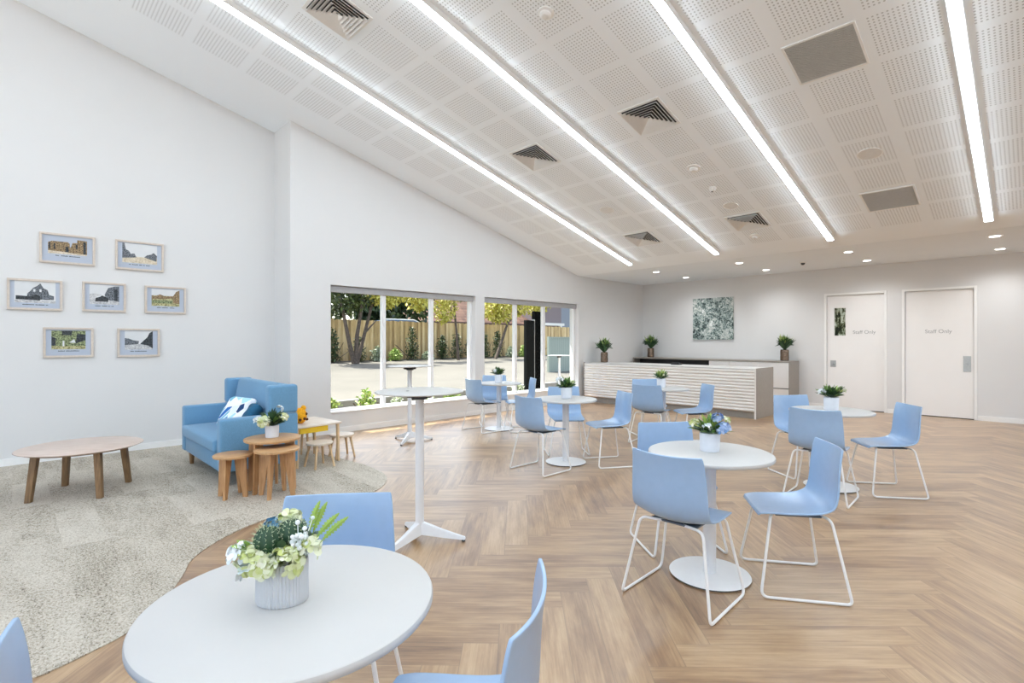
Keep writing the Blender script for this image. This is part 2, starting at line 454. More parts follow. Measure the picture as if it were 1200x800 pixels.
# doors
def text_mesh(s, size, depth):
    cu = bpy.data.curves.new('t', 'FONT'); cu.body = s; cu.size = size; cu.extrude = depth; cu.align_x = 'CENTER'; cu.align_y = 'CENTER'
    o = bpy.data.objects.new('t', cu); C.objects.link(o); bpy.context.view_layer.update()
    me = bpy.data.meshes.new_from_object(o.evaluated_get(bpy.context.evaluated_depsgraph_get()))
    bpy.data.objects.remove(o); bm = bmesh.new(); bm.from_mesh(me); bpy.data.meshes.remove(me); return bm
M['sign_grey'] = plain('sign_grey', (.38, .38, .38), .5)
FACE = Matrix(((0, 0, -1, 0), (-1, 0, 0, 0), (0, 1, 0, 0), (0, 0, 0, 1)))     # text plane turned to face -x
def door(n, y0, y1, ty, tz, hy0, hy1, hz0, hz1, vision=None):
    xf = XF+.03
    if vision:
        a, b, c, d = vision; f = bmesh.new()
        box(f, xf, xf+.04, y0+.005, a, .014, DZ-.005); box(f, xf, xf+.04, b, y1-.005, .014, DZ-.005)
        box(f, xf, xf+.04, a, b, .014, c); box(f, xf, xf+.04, a, b, d, DZ-.005)
    else: f = nb(xf, xf+.04, y0+.005, y1-.005, .014, DZ-.005, .002)
    o = obj(f'door_{n}', f, 'door'); o['kind'] = 'structure'
    fr = bmesh.new()
    for a, b in ((y0-.045, y0), (y1, y1+.045)): box(fr, XF-.014, XF, a, b, 0, DZ+.045, .003)
    box(fr, XF-.014, XF, y0, y1, DZ, DZ+.045, .003)
    obj('door_frame', fr, 'trim', o)
    obj('threshold_gap', nb(xf+.005, xf+.16, y0, y1, .0, .013), 'black', o)
    h = obj('handle_plate', nb(xf-.006, xf, hy0, hy1, hz0, hz1, .002), 'steel', o)
    l = bmesh.new(); box(l, xf-.05, xf-.006, (hy0+hy1)/2-.012, (hy0+hy1)/2+.012, (hz0+hz1)/2-.012, (hz0+hz1)/2+.012, .003)
    obj('lever', l, 'steel', h)
    t = text_mesh('Staff Only', .098, .001); bmesh.ops.transform(t, matrix=Matrix.Translation((xf-.0015, ty, tz)) @ FACE, verts=t.verts)
    obj('door_sign', t, 'sign_grey', o)
    if vision:
        obj('vision_panel', nb(xf+.015, xf+.02, a if False else vision[0], vision[1], vision[2], vision[3]), 'glass', o)
        obj('viewing_backdrop', nb(xf+.1, xf+.12, y0, y1, .1, DZ-.1), M['beyond'], o)
def beyond_mat():
    g = G('room_beyond'); x, y, z = g.xyz(g.pos())
    nz = g.noise(g.comb(x, g.mul(y, 5.0), g.mul(z, 2.0)), 2.2, 4, .7)
    return g.bsdf(g.ramp(nz, [(.40, srgb(30, 36, 20)), (.46, srgb(120, 124, 90)), (.52, srgb(228, 232, 218)), (.6, srgb(250, 250, 246))]), .8)
M['beyond'] = beyond_mat()
door(1, *D1, 2.44, 1.59, 2.935, 3.035, .868, 1.005, (2.762, 2.965, 1.526, 2.10))
door(2, *D2, 1.28, 1.59, .823, .93, .855, 1.14)

# ------------------------------------------------------------------ things in the ceiling
ANG = math.atan(SL)
LY = (5.805, 4.015, 2.225, .435)
def linear_light(y, label):
    # built along local -x from the lower end, then tipped to the slope
    L = 13.6; x1 = 9.06
    t = thing('linear_light', label, 'ceiling light', (x1, y, zc(x1)), 0, 'linear ceiling lights')
    t.rotation_euler = (0, ANG, 0)
    h = bmesh.new(); box(h, -L, 0, -.046, -.036, -.062, -.001); box(h, -L, 0, .036, .046, -.062, -.001)
    box(h, 0, .012, -.046, .046, -.078, -.001); box(h, -L-.012, -L, -.046, .046, -.078, -.001); box(h, -L, 0, -.036, .036, -.02, -.001)
    obj('housing', h, 'vent', t)
    obj('diffuser', nb(-L, 0, -.0355, .0355, -.078, -.05), 'led', t)
    return t
for y, l in zip(LY, ('long linear ceiling light nearest the picture wall, leftmost of the four', 'long linear ceiling light second from the picture wall',
                     'long linear ceiling light second from the right', 'long linear ceiling light rightmost of the four')): linear_light(y, l)

for n_, y_ in ((7, -1.355), (8, -3.145)):      # extra glowing strips added out of frame to brighten the right-hand ceiling
    b = nb(-13.6, 0, -.0355, .0355, -.078, -.05); bmesh.ops.transform(b, matrix=Matrix.Translation((9.06, y_, zc(9.06))) @ Matrix.Rotation(ANG, 4, 'Y'), verts=b.verts)
    struct(f'trim_{n_}', b, 'led')
def diffuser(x, y, label):
    t = thing('air_diffuser', label, 'air vent', (x, y, zc(x)), 0, 'square four-way air diffusers'); t.rotation_euler = (0, ANG, 0)
    def ringbox(s0, s1, z0, z1):
        b = bmesh.new()
        for a in ((-s1, s1, s0, s1), (-s1, s1, -s1, -s0), (s0, s1, -s0, s0), (-s1, -s0, -s0, s0)): box(b, *a, z0, z1)
        return b
    obj('frame', ringbox(.232, .262, -.012, -.001), 'vent', t)
    obj('backing', nb(-.232, .232, -.232, .232, -.005, -.002), 'black', t)
    for k in range(6):
        s = .230-k*.037; b = bmesh.new(); th = .004
        for (o0, z0), (o1, z1) in (((s, -.040), (s-.030, -.008)),):
            prof = [(o0, z0), (o0, z0+th), (o1, z1+th), (o1-th, z1)]
            rings = []
            for q, z in prof: rings.append([b.verts.new((sx*q, sy*q, z)) for sx, sy in ((-1, -1), (1, -1), (1, 1), (-1, 1))])
            for i in range(4):
                A, B = rings[i], rings[(i+1) % 4]
                for e in range(4): b.faces.new((A[e], A[(e+1) % 4], B[(e+1) % 4], B[e]))
        obj('louvre', b, 'vent', t)
    return t
diffuser(2.34, 4.91, 'square four-way air diffuser nearest the top edge of the picture')
diffuser(5.24, 3.115, 'square four-way air diffuser right of the second linear light, upper of two')
diffuser(5.24, 4.91, 'square four-way air diffuser between the first two linear lights, mid ceiling')
diffuser(8.14, 4.97, 'square four-way air diffuser between the far ends of the first two linear lights')
diffuser(8.14, 3.12, 'square four-way air diffuser near the far end of the third linear light')

def return_grille(x, y, label):
    t = thing('return_air_grille', label, 'air vent', (x, y, zc(x)), 0, 'grey return air grilles'); t.rotation_euler = (0, ANG, 0)
    b = bmesh.new()
    for a in ((-.285, .285, .265, .285), (-.285, .285, -.285, -.265), (.265, .285, -.265, .265), (-.285, -.265, -.265, .265)): box(b, *a, -.014, -.001, .003)
    obj('frame', b, 'vent', t)
    obj('backing', nb(-.265, .265, -.265, .265, -.004, -.002), 'grille_back', t)
    s = bmesh.new()
    for k in range(27):
        p = -.255+k*.0196; box(s, p-.0055, p+.0055, -.265, .265, -.011, -.004)
    obj('grille_core', s, 'grille', t)
return_grille(5.24, 1.33, 'large grey return air grille near the top of the ceiling'); return_grille(8.16, 1.33, 'grey return air grille low on the slope above the far wall')

def round_fitting(name, label, cat, x, y, r, prof, mat, group=None, core=None):
    t = thing(name, label, cat, (x, y, zc(x)), 0, group); t.rotation_euler = (0, ANG if x < XS else 0, 0)
    obj('body', lathe(bmesh.new(), prof, 32), mat, t, True)
    if core: obj(core[0], lathe(bmesh.new(), core[1], 24), core[2], t, True)
    return t
def sp(r): return [(0, -.004), (r*.93, -.004), (r*.95, -.009), (r, -.008), (r, -.001)]
for x, y, r, l in ((7.0, 1.33, .125, 'round flush ceiling speaker between the two grey grilles'), (7.58, 3.15, .105, 'round flush ceiling speaker beside the farthest right air diffuser'),
                (6.97, 4.92, .115, 'round flush ceiling speaker between the first two linear lights')):
    round_fitting('ceiling_speaker', l, 'speaker', x, y, r, sp(r), 'vent', 'round ceiling speakers', ('speaker_mesh', [(0, -.0055), (r*.9, -.0055), (r*.92, -.003)], 'speaker'))
for x, y, l in ((6.42, 3.15, 'white round smoke detector below the upper air diffuser'), (8.68, 3.21, 'white round smoke detector just beyond the farthest right air diffuser')):
    round_fitting('smoke_detector', l, 'smoke detector', x, y, .06, [(0, -.05), (.035, -.05), (.05, -.036), (.052, -.02), (.085, -.014), (.085, -.001)], 'vent', 'smoke detectors', ('vent_ring', [(.0, -.053), (.022, -.053), (.03, -.049)], 'speaker'))
round_fitting('smoke_detector', 'white round smoke detector at the top between second and third linear lights', 'smoke detector', 3.5, 3.14, .06, [(0, -.05), (.035, -.05), (.05, -.036), (.052, -.02), (.075, -.014), (.075, -.001)], 'vent', 'smoke detectors', ('vent_ring', [(.0, -.053), (.022, -.053), (.03, -.049)], 'speaker'))
round_fitting('motion_sensor', 'small white dome motion sensor with dark eye on the sloping ceiling', 'sensor', 7.0, 3.16, .04, [(0, -.06), (.018, -.058), (.034, -.045), (.04, -.022), (.05, -.012), (.05, -.001)], 'vent', None, ('lens', [(0, -.0625), (.014, -.061), (.018, -.056)], 'black'))
round_fitting('motion_sensor', 'small dark dome sensor on the flat ceiling strip', 'sensor', 10.88, 3.14, .05, [(0, -.02), (.05, -.018), (.055, -.012), (.055, -.0002)], 'vent', None, ('dome', [(0, -.06), (.02, -.055), (.034, -.04), (.038, -.012)], 'dark'))
for i, (x, y, l) in enumerate(((10.13, 5.84, 'recessed downlight nearest the windows, front row'), (11.53, 5.86, 'recessed downlight nearest the windows, back row'),
                (10.11, 4.04, 'recessed downlight in front of the painting, front row'), (11.5, 4.03, 'recessed downlight right of the painting, back row'),
                (10.18, 2.24, 'recessed downlight before the door with a glass panel, front row'), (11.51, 2.23, 'recessed downlight before the door with a glass panel, back row'),
                (10.16, .42, 'recessed downlight at far right, front row'), (11.64, .42, 'recessed downlight at far right, back row'))):
    t = thing('downlight', l, 'ceiling light', (x, y, ZL), 0, 'recessed downlights')
    obj('trim_ring', lathe(bmesh.new(), [(.062, -.006), (.075, -.008), (.085, -.006), (.088, -.001)], 32), 'vent', t, True)
    obj('lens', lathe(bmesh.new(), [(0, -.005), (.062, -.006), (.062, -.001)], 32), 'down', t)
    lp = bpy.data.lights.new('downlight_lamp', 'SPOT'); lp.energy = 62; lp.spot_size = R(150); lp.spot_blend = 1; lp.shadow_soft_size = .06; lp.color = (.96, .98, 1)
    lo = bpy.data.objects.new('downlight_lamp', lp); C.objects.link(lo); lo.location = (x, y, ZL-.03)

# ------------------------------------------------------------------ cafe chair
def make_chair(label):
    t = thing('cafe_chair', label, 'chair', (0, 0, 0), 0, 'light blue cafe chairs')
    prof = [(.222, .432), (.212, .444), (.17, .450), (.10, .446), (.02, .441), (-.06, .440), (-.12, .445), (-.165, .460), (-.19, .482), (-.205, .512),
            (-.214, .55), (-.218, .60), (-.220, .66), (-.223, .72), (-.228, .77), (-.234, .806), (-.236, .815)]
    wid = [.170, .188, .198, .205, .210, .214, .217, .219, .220, .220, .219, .217, .214, .210, .206, .202, .196]
    cur = [.0, .003, .006, .012, .019, .026, .034, .042, .046, .047, .046, .045, .044, .042, .040, .038, .037]
    nt = 12; b = bmesh.new(); grid = []
    for k, (x, z) in enumerate(prof):
        p0 = Vector((prof[max(k-1, 0)])); p1 = Vector(prof[min(k+1, len(prof)-1)]); d = (p1-p0).normalized()
        nx, nz = d.y, -d.x                       # points up on the seat, forward on the back
        if nz < 0 and k < 5: nx, nz = -nx, -nz
        row = []
        for q in range(nt+1):
            s = -1+2*q/nt
            row.append(b.verts.new((x+nx*cur[k]*s*s, wid[k]*s, z+nz*cur[k]*s*s)))
        grid.append(row)
    for a, c in zip(grid, grid[1:]):
        for q in range(nt): b.faces.new((a[q], a[q+1], c[q+1], c[q]))
    bmesh.ops.recalc_face_normals(b, faces=b.faces)
    me = bpy.data.meshes.new('seat_shell'); b.to_mesh(me); b.free(); me.materials.append(M['chair_blue'])
    for p in me.polygons: p.use_smooth = True
    o = bpy.data.objects.new('seat_shell', me); C.objects.link(o)
    m = o.modifiers.new('s', 'SOLIDIFY'); m.thickness = .011; m.offset = 0
    m = o.modifiers.new('b', 'BEVEL'); m.width = .003; m.segments = 2; m.limit_method = 'ANGLE'
    m = o.modifiers.new('u', 'SUBSURF'); m.levels = m.render_levels = 1
    bpy.context.view_layer.update()
    me2 = bpy.data.meshes.new_from_object(o.evaluated_get(bpy.context.evaluated_depsgraph_get())); o.modifiers.clear(); o.data = me2; me2.name = 'seat_shell'
    o.parent = t
    for s in (1, -1):
        path = fillet([(.10, .03*s, .425), (.158, .172*s, .432), (.228, .252*s, .009), (-.228, .252*s, .009), (-.150, .180*s, .432), (-.10, .03*s, .425)], [0, .04, .045, .03, .04, 0])
        obj('sled_leg', tube(bmesh.new(), path, .0078, 10), 'white_metal', t, True)
    obj('under_seat_bracket', nb(-.12, .12, -.13, .13, .4225, .4335, .003), 'bracket', t)
    return t
CH = [((2.692, 1.385), 1.5, 'blue cafe chair with its back to the camera at the table with blue flowers'),
      ((3.29, 1.0135), 124, 'blue cafe chair in side view at the right of the table with blue flowers'),
      ((3.315, 1.755), -127.5, 'blue cafe chair facing the camera, partly behind the table with blue flowers'),
      ((5.245, 1.37), 2, 'blue cafe chair with its back to the camera at the table nearest the doors'),
      ((5.905, 1.0), 126, 'blue cafe chair in side view, rightmost in the room, before the doors'),
      ((6.03, 1.74), -127, 'blue cafe chair facing the camera behind the table nearest the doors'),
      ((4.165, 3.82), -.8, 'blue cafe chair seen from behind at the mid-room table by the bar table'),
      ((4.96, 3.47), 148, 'blue cafe chair in side view at the right of the mid-room table'),
      ((5.02, 4.16), -130, 'blue cafe chair behind the mid-room table, cut in two by the tabletop'),
      ((5.33, 6.12), -3, 'cafe chair at left of the table standing against the windows'),
      ((5.87, 6.42), -127, 'cafe chair behind the table standing against the windows'),
      ((5.80, 5.74), 146, 'cafe chair seen edge-on, right of the table against the windows'),
      ((6.37, 3.74), 10, 'blue cafe chair with its back to the camera at the table before the slatted counter'),
      ((6.97, 4.13), -127, 'cafe chair mostly hidden behind another at the table before the slatted counter'),
      ((6.68, 3.28), 138, 'cafe chair in side view against the slats, right of the table before the counter'),
      ((.79, 1.74), -127, 'blue cafe chair facing the camera behind the foreground table with the cactus pot'),
      ((.765, 1.01), 124, 'blue cafe chair cut by the bottom edge, right of the foreground table'),
      ((.205, 1.345), 0, 'cafe chair back just showing in the bottom left corner')]
proto = None
for (c, a, l) in CH:
    if proto is None: proto = make_chair(l); proto.location = (*c, 0); proto.rotation_euler = (0, 0, R(a))
    else: dup(proto, (*c, 0), R(a), l)

# ------------------------------------------------------------------ cafe tables
TH = .745
def make_table(label):
    t = thing('cafe_table', label, 'table', (0, 0, 0), 0, 'round white cafe tables')
    obj('tabletop', lathe(bmesh.new(), [(0, TH), (.350, TH), (.357, TH-.003), (.360, TH-.009), (.360, TH-.018), (.356, TH-.024), (0, TH-.024)], 96), 'white', t, True)
    obj('column', lathe(bmesh.new(), [(.038, .018), (.038, TH-.034), (.10, TH-.030), (.10, TH-.0245)], 32), 'cool_metal', t, True)
    obj('base_plate', lathe(bmesh.new(), [(0, .019), (.05, .019), (.218, .016), (.232, .013), (.234, .010), (0, .010)], 72), 'white_metal', t, True)
    obj('base_foot_ring', lathe(bmesh.new(), [(0, .0095), (.226, .0095), (.228, .001), (0, .001)], 60), 'dark', t)
    return t
TB = [((.53, 1.362), 'round white table filling the lower left foreground, cactus pot on it'), ((3.035, 1.39), 'round white table right of centre holding the pot with blue flowers'),
      ((5.70, 1.40), 'round white table at right, nearest the two white doors'), ((4.63, 3.845), 'round white table mid-room, left of the slatted counter'),
      ((5.60, 6.04), 'round white table standing against the windows'), ((6.68, 3.74), 'round white table directly in front of the slatted counter')]
tp = None
for c, l in TB:
    if tp is None: tp = make_table(l); tp.location = (*c, 0)
    else: dup(tp, (*c, 0), 0, l)

def make_bar(label):
    t = thing('bar_table', label, 'bar table', (0, 0, 0), 0, 'tall white bar tables')
    H = 1.065
    obj('tabletop', lathe(bmesh.new(), [(0, H), (.304, H), (.31, H-.003), (.31, H-.008), (.304, H-.012), (0, H-.012)], 80), 'white', t, True)
    hub = obj('tilt_hub', box(box(bmesh.new(), -.085, .085, -.035, .035, H-.048, H-.0125, .006), -.05, .05, -.045, .045, H-.06, H-.03, .006), 'black', t)
    obj('release_knob', tube(bmesh.new(), [(0.05, .05, H-.04), (.05, .085, H-.04)], .008), 'black', hub)
    obj('column', lathe(bmesh.new(), [(.031, .085), (.031, H-.0605), (0, H-.0605)], 32), 'cool_metal', t, True)
    for k in range(3):
        a = R(120*k); b = bmesh.new(); T = Matrix.Rotation(a, 4, 'Z')
        secs = [(0.0, .04, .055, .145), (.05, .036, .050, .125), (.16, .026, .032, .085), (.29, .018, .016, .043), (.325, .016, .014, .033)]
        rings = []
        for x, w, z0, z1 in secs: rings.append([b.verts.new((x, -w, z0)), b.verts.new((x, w, z0)), b.verts.new((x, w*.55, z1)), b.verts.new((x, -w*.55, z1))])
        for A, B in zip(rings, rings[1:]):
            for e in range(4): b.faces.new((A[e], A[(e+1) % 4], B[(e+1) % 4], B[e]))
        b.faces.new(rings[0]); b.faces.new(rings[-1])
        bmesh.ops.bevel(b, geom=b.edges[:], offset=.003, segments=2, affect='EDGES'); bmesh.ops.transform(b, matrix=T, verts=b.verts)
        lg = obj('leg', b, 'cool_metal', t, True)
        g = lathe(bmesh.new(), [(0, .015), (.011, .015), (.014, .004), (.012, .001), (0, .001)], 16, mtx=T @ Matrix.Translation((.312, 0, 0)))
        obj('glide', g, 'dark', lg)
    return t
bt = make_bar('tall white bar table standing alone in the middle of the room'); bt.location = (2.07, 3.06, 0); bt.rotation_euler = (0, 0, R(-46))
cap = None
dup(bt, (4.02, 6.19, 0), R(-24), 'tall white bar table standing close to the windows')
obj('grommet', lathe(bmesh.new(), [(0, 1.0675), (.010, 1.067), (.012, 1.0655), (0, 1.0655)], 16, mtx=Matrix.Translation((-.08, -.03, 0))), 'black', bt)
ob = dup(bt, (10.33, 8.8, -.03), R(20), 'tall white bar table outdoors beyond the right-hand window')

# ------------------------------------------------------------------ plants
RND = random.Random(7)
def leaf(bm, base, d, L, w, droop=.25, nseg=4, twist=0.0, fold=.25):
    d = Vector(d).normalized(); side = d.cross(Vector((0, 0, 1)))
    if side.length < .05: side = Vector((1, 0, 0))
    side.normalize(); side = Matrix.Rotation(twist, 3, d) @ side; nrm = side.cross(d)
    prev = None; base = Vector(base)
    for k in range(nseg+1):
        t = k/nseg; c = base+d*L*t+Vector((0, 0, -1))*droop*L*t*t
        ww = w*math.sin(PI*min(1, t*.93+.05))**.8
        if k == nseg: row = [bm.verts.new(c)]
        else: row = [bm.verts.new(c-side*ww+nrm*ww*fold), bm.verts.new(c), bm.verts.new(c+side*ww+nrm*ww*fold)]
        if prev:
            if len(row) == 3:
                bm.faces.new((prev[0], prev[1], row[1], row[0])); bm.faces.new((prev[1], prev[2], row[2], row[1]))
            else: bm.faces.new((prev[0], prev[1], row[0])); bm.faces.new((prev[1], prev[2], row[0]))
        prev = row
def rdir(rng, el0, el1, az0=0, az1=360):
    e, a = R(rng.uniform(el0, el1)), R(rng.uniform(az0, az1)); return Vector((math.cos(e)*math.cos(a), math.cos(e)*math.sin(a), math.sin(e)))
def spray(rng, n, c, r0, L, w, el=(10, 85), droop=.25, az=(0, 360)):
    b = bmesh.new()
    for _ in range(n):
        d = rdir(rng, el[0]+10, el[1], *az); l = rng.uniform(*L); o = Vector(c)+Vector((d.x, d.y, d.z*.5))*rng.uniform(0, r0)
        leaf(b, o, d, l, rng.uniform(*w), droop*rng.uniform(.3, 1.2), 4, rng.uniform(-.6, .6))
    return b
def florets(rng, n, c, r, size, flat=.8):
    """a ball of little four-petalled flowers"""
    b = bmesh.new(); c = Vector(c)
    for _ in range(n):
        d = rdir(rng, -25, 90); p = c+Vector((d.x*r, d.y*r, d.z*r*flat))
        s = d.cross(Vector((.3, .2, 1))).normalized(); u = d.cross(s); a0 = rng.uniform(0, 2)
        for k in range(4):
            a = a0+k*PI/2; dd = (s*math.cos(a)+u*math.sin(a)); q = dd.cross(d)
            e = size*rng.uniform(.8, 1.15)
            pts = [p, p+dd*e*.45+q*e*.40+d*e*.10, p+dd*e*.9+q*e*.32+d*e*.16, p+dd*e*1.05+d*e*.14, p+dd*e*.9-q*e*.32+d*e*.16, p+dd*e*.45-q*e*.40+d*e*.10]
            b.faces.new([b.verts.new(x) for x in pts])
    return b
def pot_mesh(r, h, ribs=0, sx=1, sy=1, taper=.94):
    n = 264 if ribs else 48
    return lathe(bmesh.new(), [(0, .001), (r*taper*.97, .001), (r*taper, .006), (r*.985, h*.6), (r, h-.004), (r*.985, h), (r*.93, h-.002), (r*.90, h-.012), (0, h-.014)], n, sx, sy, None, .03 if ribs else 0, ribs)

VIEW = R(-44.3)    # local x across the view, local y away from it
t = thing('potted_arrangement', 'ribbed grey oval pot with green cacti, ferns and pale flowers on the foreground table', 'plant', (.503, 1.372, TH), VIEW, 'pots of greenery on tables')
pt = obj('pot', pot_mesh(.063, .108, 44, 1.02, .80, 1.0), 'pot_grey', t, True)
rng = random.Random(3)
def cactus(c, r):
    b = bmesh.new(); n, m = 42, 12; rings = []
    for j in range(m+1):
        e = -PI/2+PI*j/m
        rings.append([b.verts.new((c[0]+r*math.cos(e)*math.cos(2*PI*i/n)*(1+.06*math.cos(14*2*PI*i/n)), c[1]+r*math.cos(e)*math.sin(2*PI*i/n)*(1+.06*math.cos(14*2*PI*i/n)), c[2]+r*1.12*math.sin(e))) for i in range(n)])
    for A, B in zip(rings, rings[1:]):
        for i in range(n): b.faces.new((A[i], A[(i+1) % n], B[(i+1) % n], B[i]))
    bmesh.ops.remove_doubles(b, verts=b.verts, dist=1e-6)
    o = obj('globe_cactus', b, 'cactus', t, True)
    s = bmesh.new()
    for i in range(14):
        a = 2*PI*i/14
        for j in range(2, 12):
            e = -PI/2+PI*j/m+.1*(i % 2); rr = r*1.06
            p = Vector((c[0]+rr*math.cos(e)*math.cos(a), c[1]+rr*math.cos(e)*math.sin(a), c[2]+r*1.13*math.sin(e)))
            bmesh.ops.create_icosphere(s, subdivisions=1, radius=.0014, matrix=Matrix.Translation(p))
            d = (p-Vector(c)).normalized()
            for q in range(3): tube(s, [p, p+(d+rdir(rng, -90, 90)*.7)*.007], .0004, 3)
    obj('spines', s, 'spine', o)
cactus((-.030, -.008, .158), .036); cactus((.020, .010, .170), .034)
obj('blue_bloom', florets(rng, 9, (-.028, .002, .196), .014, .014), 'petal_aqua', t)
for c, r, n, m in (((-.060, -.034, .116), .032, 20, 'petal_cream'), ((-.022, -.046, .108), .028, 18, 'petal_cream'), ((.028, -.042, .116), .036, 26, 'petal_cream'),
                   ((.075, -.012, .140), .024, 10, 'petal_cream'), ((-.095, -.02, .125), .026, 11, 'petal_white'), ((-.055, -.05, .092), .024, 7, 'petal_white'),
                   ((.0, .04, .188), .026, 12, 'petal_cream'), ((-.028, .03, .18), .02, 8, 'petal_white')):
    obj('hydrangea_bloom', florets(rng, n, c, r, .0245), m, t)
obj('dark_leaves', spray(rng, 60, (.0, -.005, .112), .05, (.035, .07), (.009, .015), (5, 70)), 'leaf_dark', t)
obj('grey_leaves', spray(rng, 22, (.04, .015, .13), .03, (.04, .075), (.010, .016), (5, 80), .2, (-60, 120)), 'leaf_grey', t)
obj('lime_leaves', spray(rng, 8, (-.075, -.01, .13), .012, (.035, .055), (.008, .012), (10, 70), .1, (90, 270)), 'fern', t)
b = bmesh.new()
for _ in range(34):
    p = Vector((.062, -.02, .165))+Vector((rng.gauss(0, .016), rng.gauss(0, .014), rng.gauss(0, .022)))
    bmesh.ops.create_icosphere(b, subdivisions=2, radius=rng.uniform(.0045, .0075), matrix=Matrix.Translation(p))
    tube(b, [(.045, -.005, .105), p], .0012, 4)
obj('white_berries', b, 'petal_white', t, 'all')
for tip, base in (((.098, .0, .258), (.066, .0, .155)), ((.113, .01, .252), (.072, .005, .152)), ((.148, .0, .226), (.078, .0, .145)), ((.175, -.01, .220), (.092, -.01, .140))):
    b = bmesh.new(); B0, T0 = Vector(base), Vector(tip); d = T0-B0; mid = (B0+T0)/2+Vector((-.006, 0, .006))
    pts = [B0*(1-s)**2+mid*2*s*(1-s)+T0*s*s for s in [i/12 for i in range(13)]]
    tube(b, pts, .0013, 5); sd = Vector((.15, -1, .1)).cross(d).normalized(); nn = sd.cross(d).normalized(); rows = []
    for i in range(3, 13):
        w = .0105*math.sin(PI*min(1, (i-1.6)/10.9))
        for fr, ww in ((0, w), (.6, w*.52)):
            if i == 12 and fr: continue
            p = pts[i] if i == 12 else pts[i]*(1-fr)+pts[i+1]*fr
            rows.append([b.verts.new(p-sd*ww+nn*ww*.25), b.verts.new(p), b.verts.new(p+sd*ww+nn*ww*.25)])
    for A_, B_ in zip(rows, rows[1:]):
        for e in (0, 1): b.faces.new((A_[e], A_[e+1], B_[e+1], B_[e]))
    obj('fern_frond', b, 'fern', t)

def table_pot(label, loc, r, h, seed, leafs, blooms, top=.13, ribs=0):
    t = thing('potted_arrangement', label, 'plant', loc, VIEW, 'pots of greenery on tables'); rng = random.Random(seed)
    obj('pot', pot_mesh(r, h, ribs), 'pot_white', t, True)
    for m, n, L, w, el in leafs: obj('leaves', spray(rng, int(n*1.5), (0, 0, h-.005), r*.8, (L*.6, L*1.15), (w*.7, w), el, .15), m, t)
    obj('bushy_leaves', spray(rng, 46, (0, 0, h+.028), .05, (.03, .065), (.010, .016), (-20, 90), .15), leafs[0][0], t)
    for m, n, c, rr, s in blooms: obj('bloom', florets(rng, int(n*1.3), (c[0]*1.2, c[1]*1.35, h+c[2]+.012), rr*1.08, s*1.3), m, t)
    return t
table_pot('white pot with green leaves and blue flowers on the table right of centre', (3.06, 1.40, TH), .060, .112, 11,
          [('leaf_mid', 34, .105, .017, (5, 80)), ('leaf_dark', 16, .085, .016, (0, 50)), ('fern', 20, .115, .013, (35, 85)), ('leaf_light', 12, .10, .014, (20, 75)), ('leaf_grey', 10, .10, .014, (5, 50))],
          [('petal_blue', 26, (.045, -.05, .025), .036, .017), ('petal_blue', 16, (.025, -.03, .085), .026, .015), ('petal_cream', 8, (-.085, -.01, .05), .022, .015), ('petal_cream', 8, (.085, .01, .06), .022, .015), ('petal_white', 7, (-.03, -.04, .03), .02, .014)])
table_pot('white pot with dark leaves and small white flowers on the table nearest the doors', (5.72, 1.40, TH), .066, .125, 12,
          [('leaf_dark', 44, .13, .018, (5, 75)), ('leaf_mid', 26, .14, .016, (15, 80)), ('leaf_light', 7, .12, .013, (20, 60))],
          [('petal_white', 8, (-.09, -.02, .04), .028, .016), ('petal_cream', 6, (.06, -.04, .06), .026, .015)])
table_pot('white pot with leafy greens and a white bloom on the mid-room table', (4.65, 3.85, TH), .065, .13, 13,
          [('leaf_mid', 30, .13, .017, (10, 80)), ('leaf_dark', 34, .11, .018, (0, 70)), ('leaf_light', 7, .12, .012, (20, 70))], [('petal_white', 14, (-.07, -.03, .07), .036, .02), ('petal_cream', 6, (.05, -.03, .05), .02, .016)])
table_pot('white pot with dark green leaves on the table against the windows', (5.60, 6.05, TH), .062, .13, 14,
          [('leaf_dark', 50, .13, .019, (5, 85)), ('leaf_mid', 16, .13, .016, (20, 80))], [('petal_white', 6, (-.04, -.04, .05), .02, .016)])
table_pot('white pot with sparse pale greens on the table before the slatted counter', (6.66, 3.76, TH), .062, .13, 15,
          [('leaf_dark', 18, .12, .017, (5, 60)), ('leaf_light', 26, .14, .015, (30, 85)), ('leaf_mid', 12, .13, .015, (10, 60))], [('petal_cream', 6, (.0, -.03, .05), .025, .016)])
table_pot('small white pot with white-green flowers on the tallest nesting table', (1.775, 5.10, .5), .062, .115, 16,
          [('leaf_dark', 56, .15, .021, (10, 85)), ('leaf_mid', 16, .15, .017, (25, 80)), ('leaf_grey', 12, .14, .018, (5, 60))],
          [('petal_cream', 26, (-.035, -.055, .03), .045, .028), ('petal_white', 10, (-.10, -.02, .035), .03, .022), ('petal_cream', 10, (.10, -.01, .07), .03, .022), ('petal_white', 6, (.05, .02, .14), .026, .02)])

def vase(label, loc, seed):
    t = thing('foliage_vase', label, 'vase', loc, VIEW, 'bronze vases of greenery'); rng = random.Random(seed)
    obj('vase_body', lathe(bmesh.new(), [(0, .001), (.078, .001), (.086, .01), (.088, .06), (.084, .12), (.086, .19), (.080, .235), (.072, .243), (.064, .24), (.060, .21), (0, .20)], 40), 'bronze', t, True)
    obj('dark_leaves', spray(rng, 150, (0, 0, .23), .055, (.15, .33), (.022, .036), (38, 88), .08), 'leaf_dark', t)
    obj('green_leaves', spray(rng, 60, (0, 0, .25), .055, (.18, .36), (.018, .028), (45, 88), .06), 'leaf_mid', t)
    obj('bushy_leaves', spray(rng, 120, (0, 0, .37), .12, (.07, .15), (.016, .026), (-30, 90), .1), 'leaf_dark', t)
    obj('pale_tips', spray(rng, 22, (0, 0, .28), .06, (.18, .34), (.014, .020), (42, 85), .05), 'leaf_light', t)
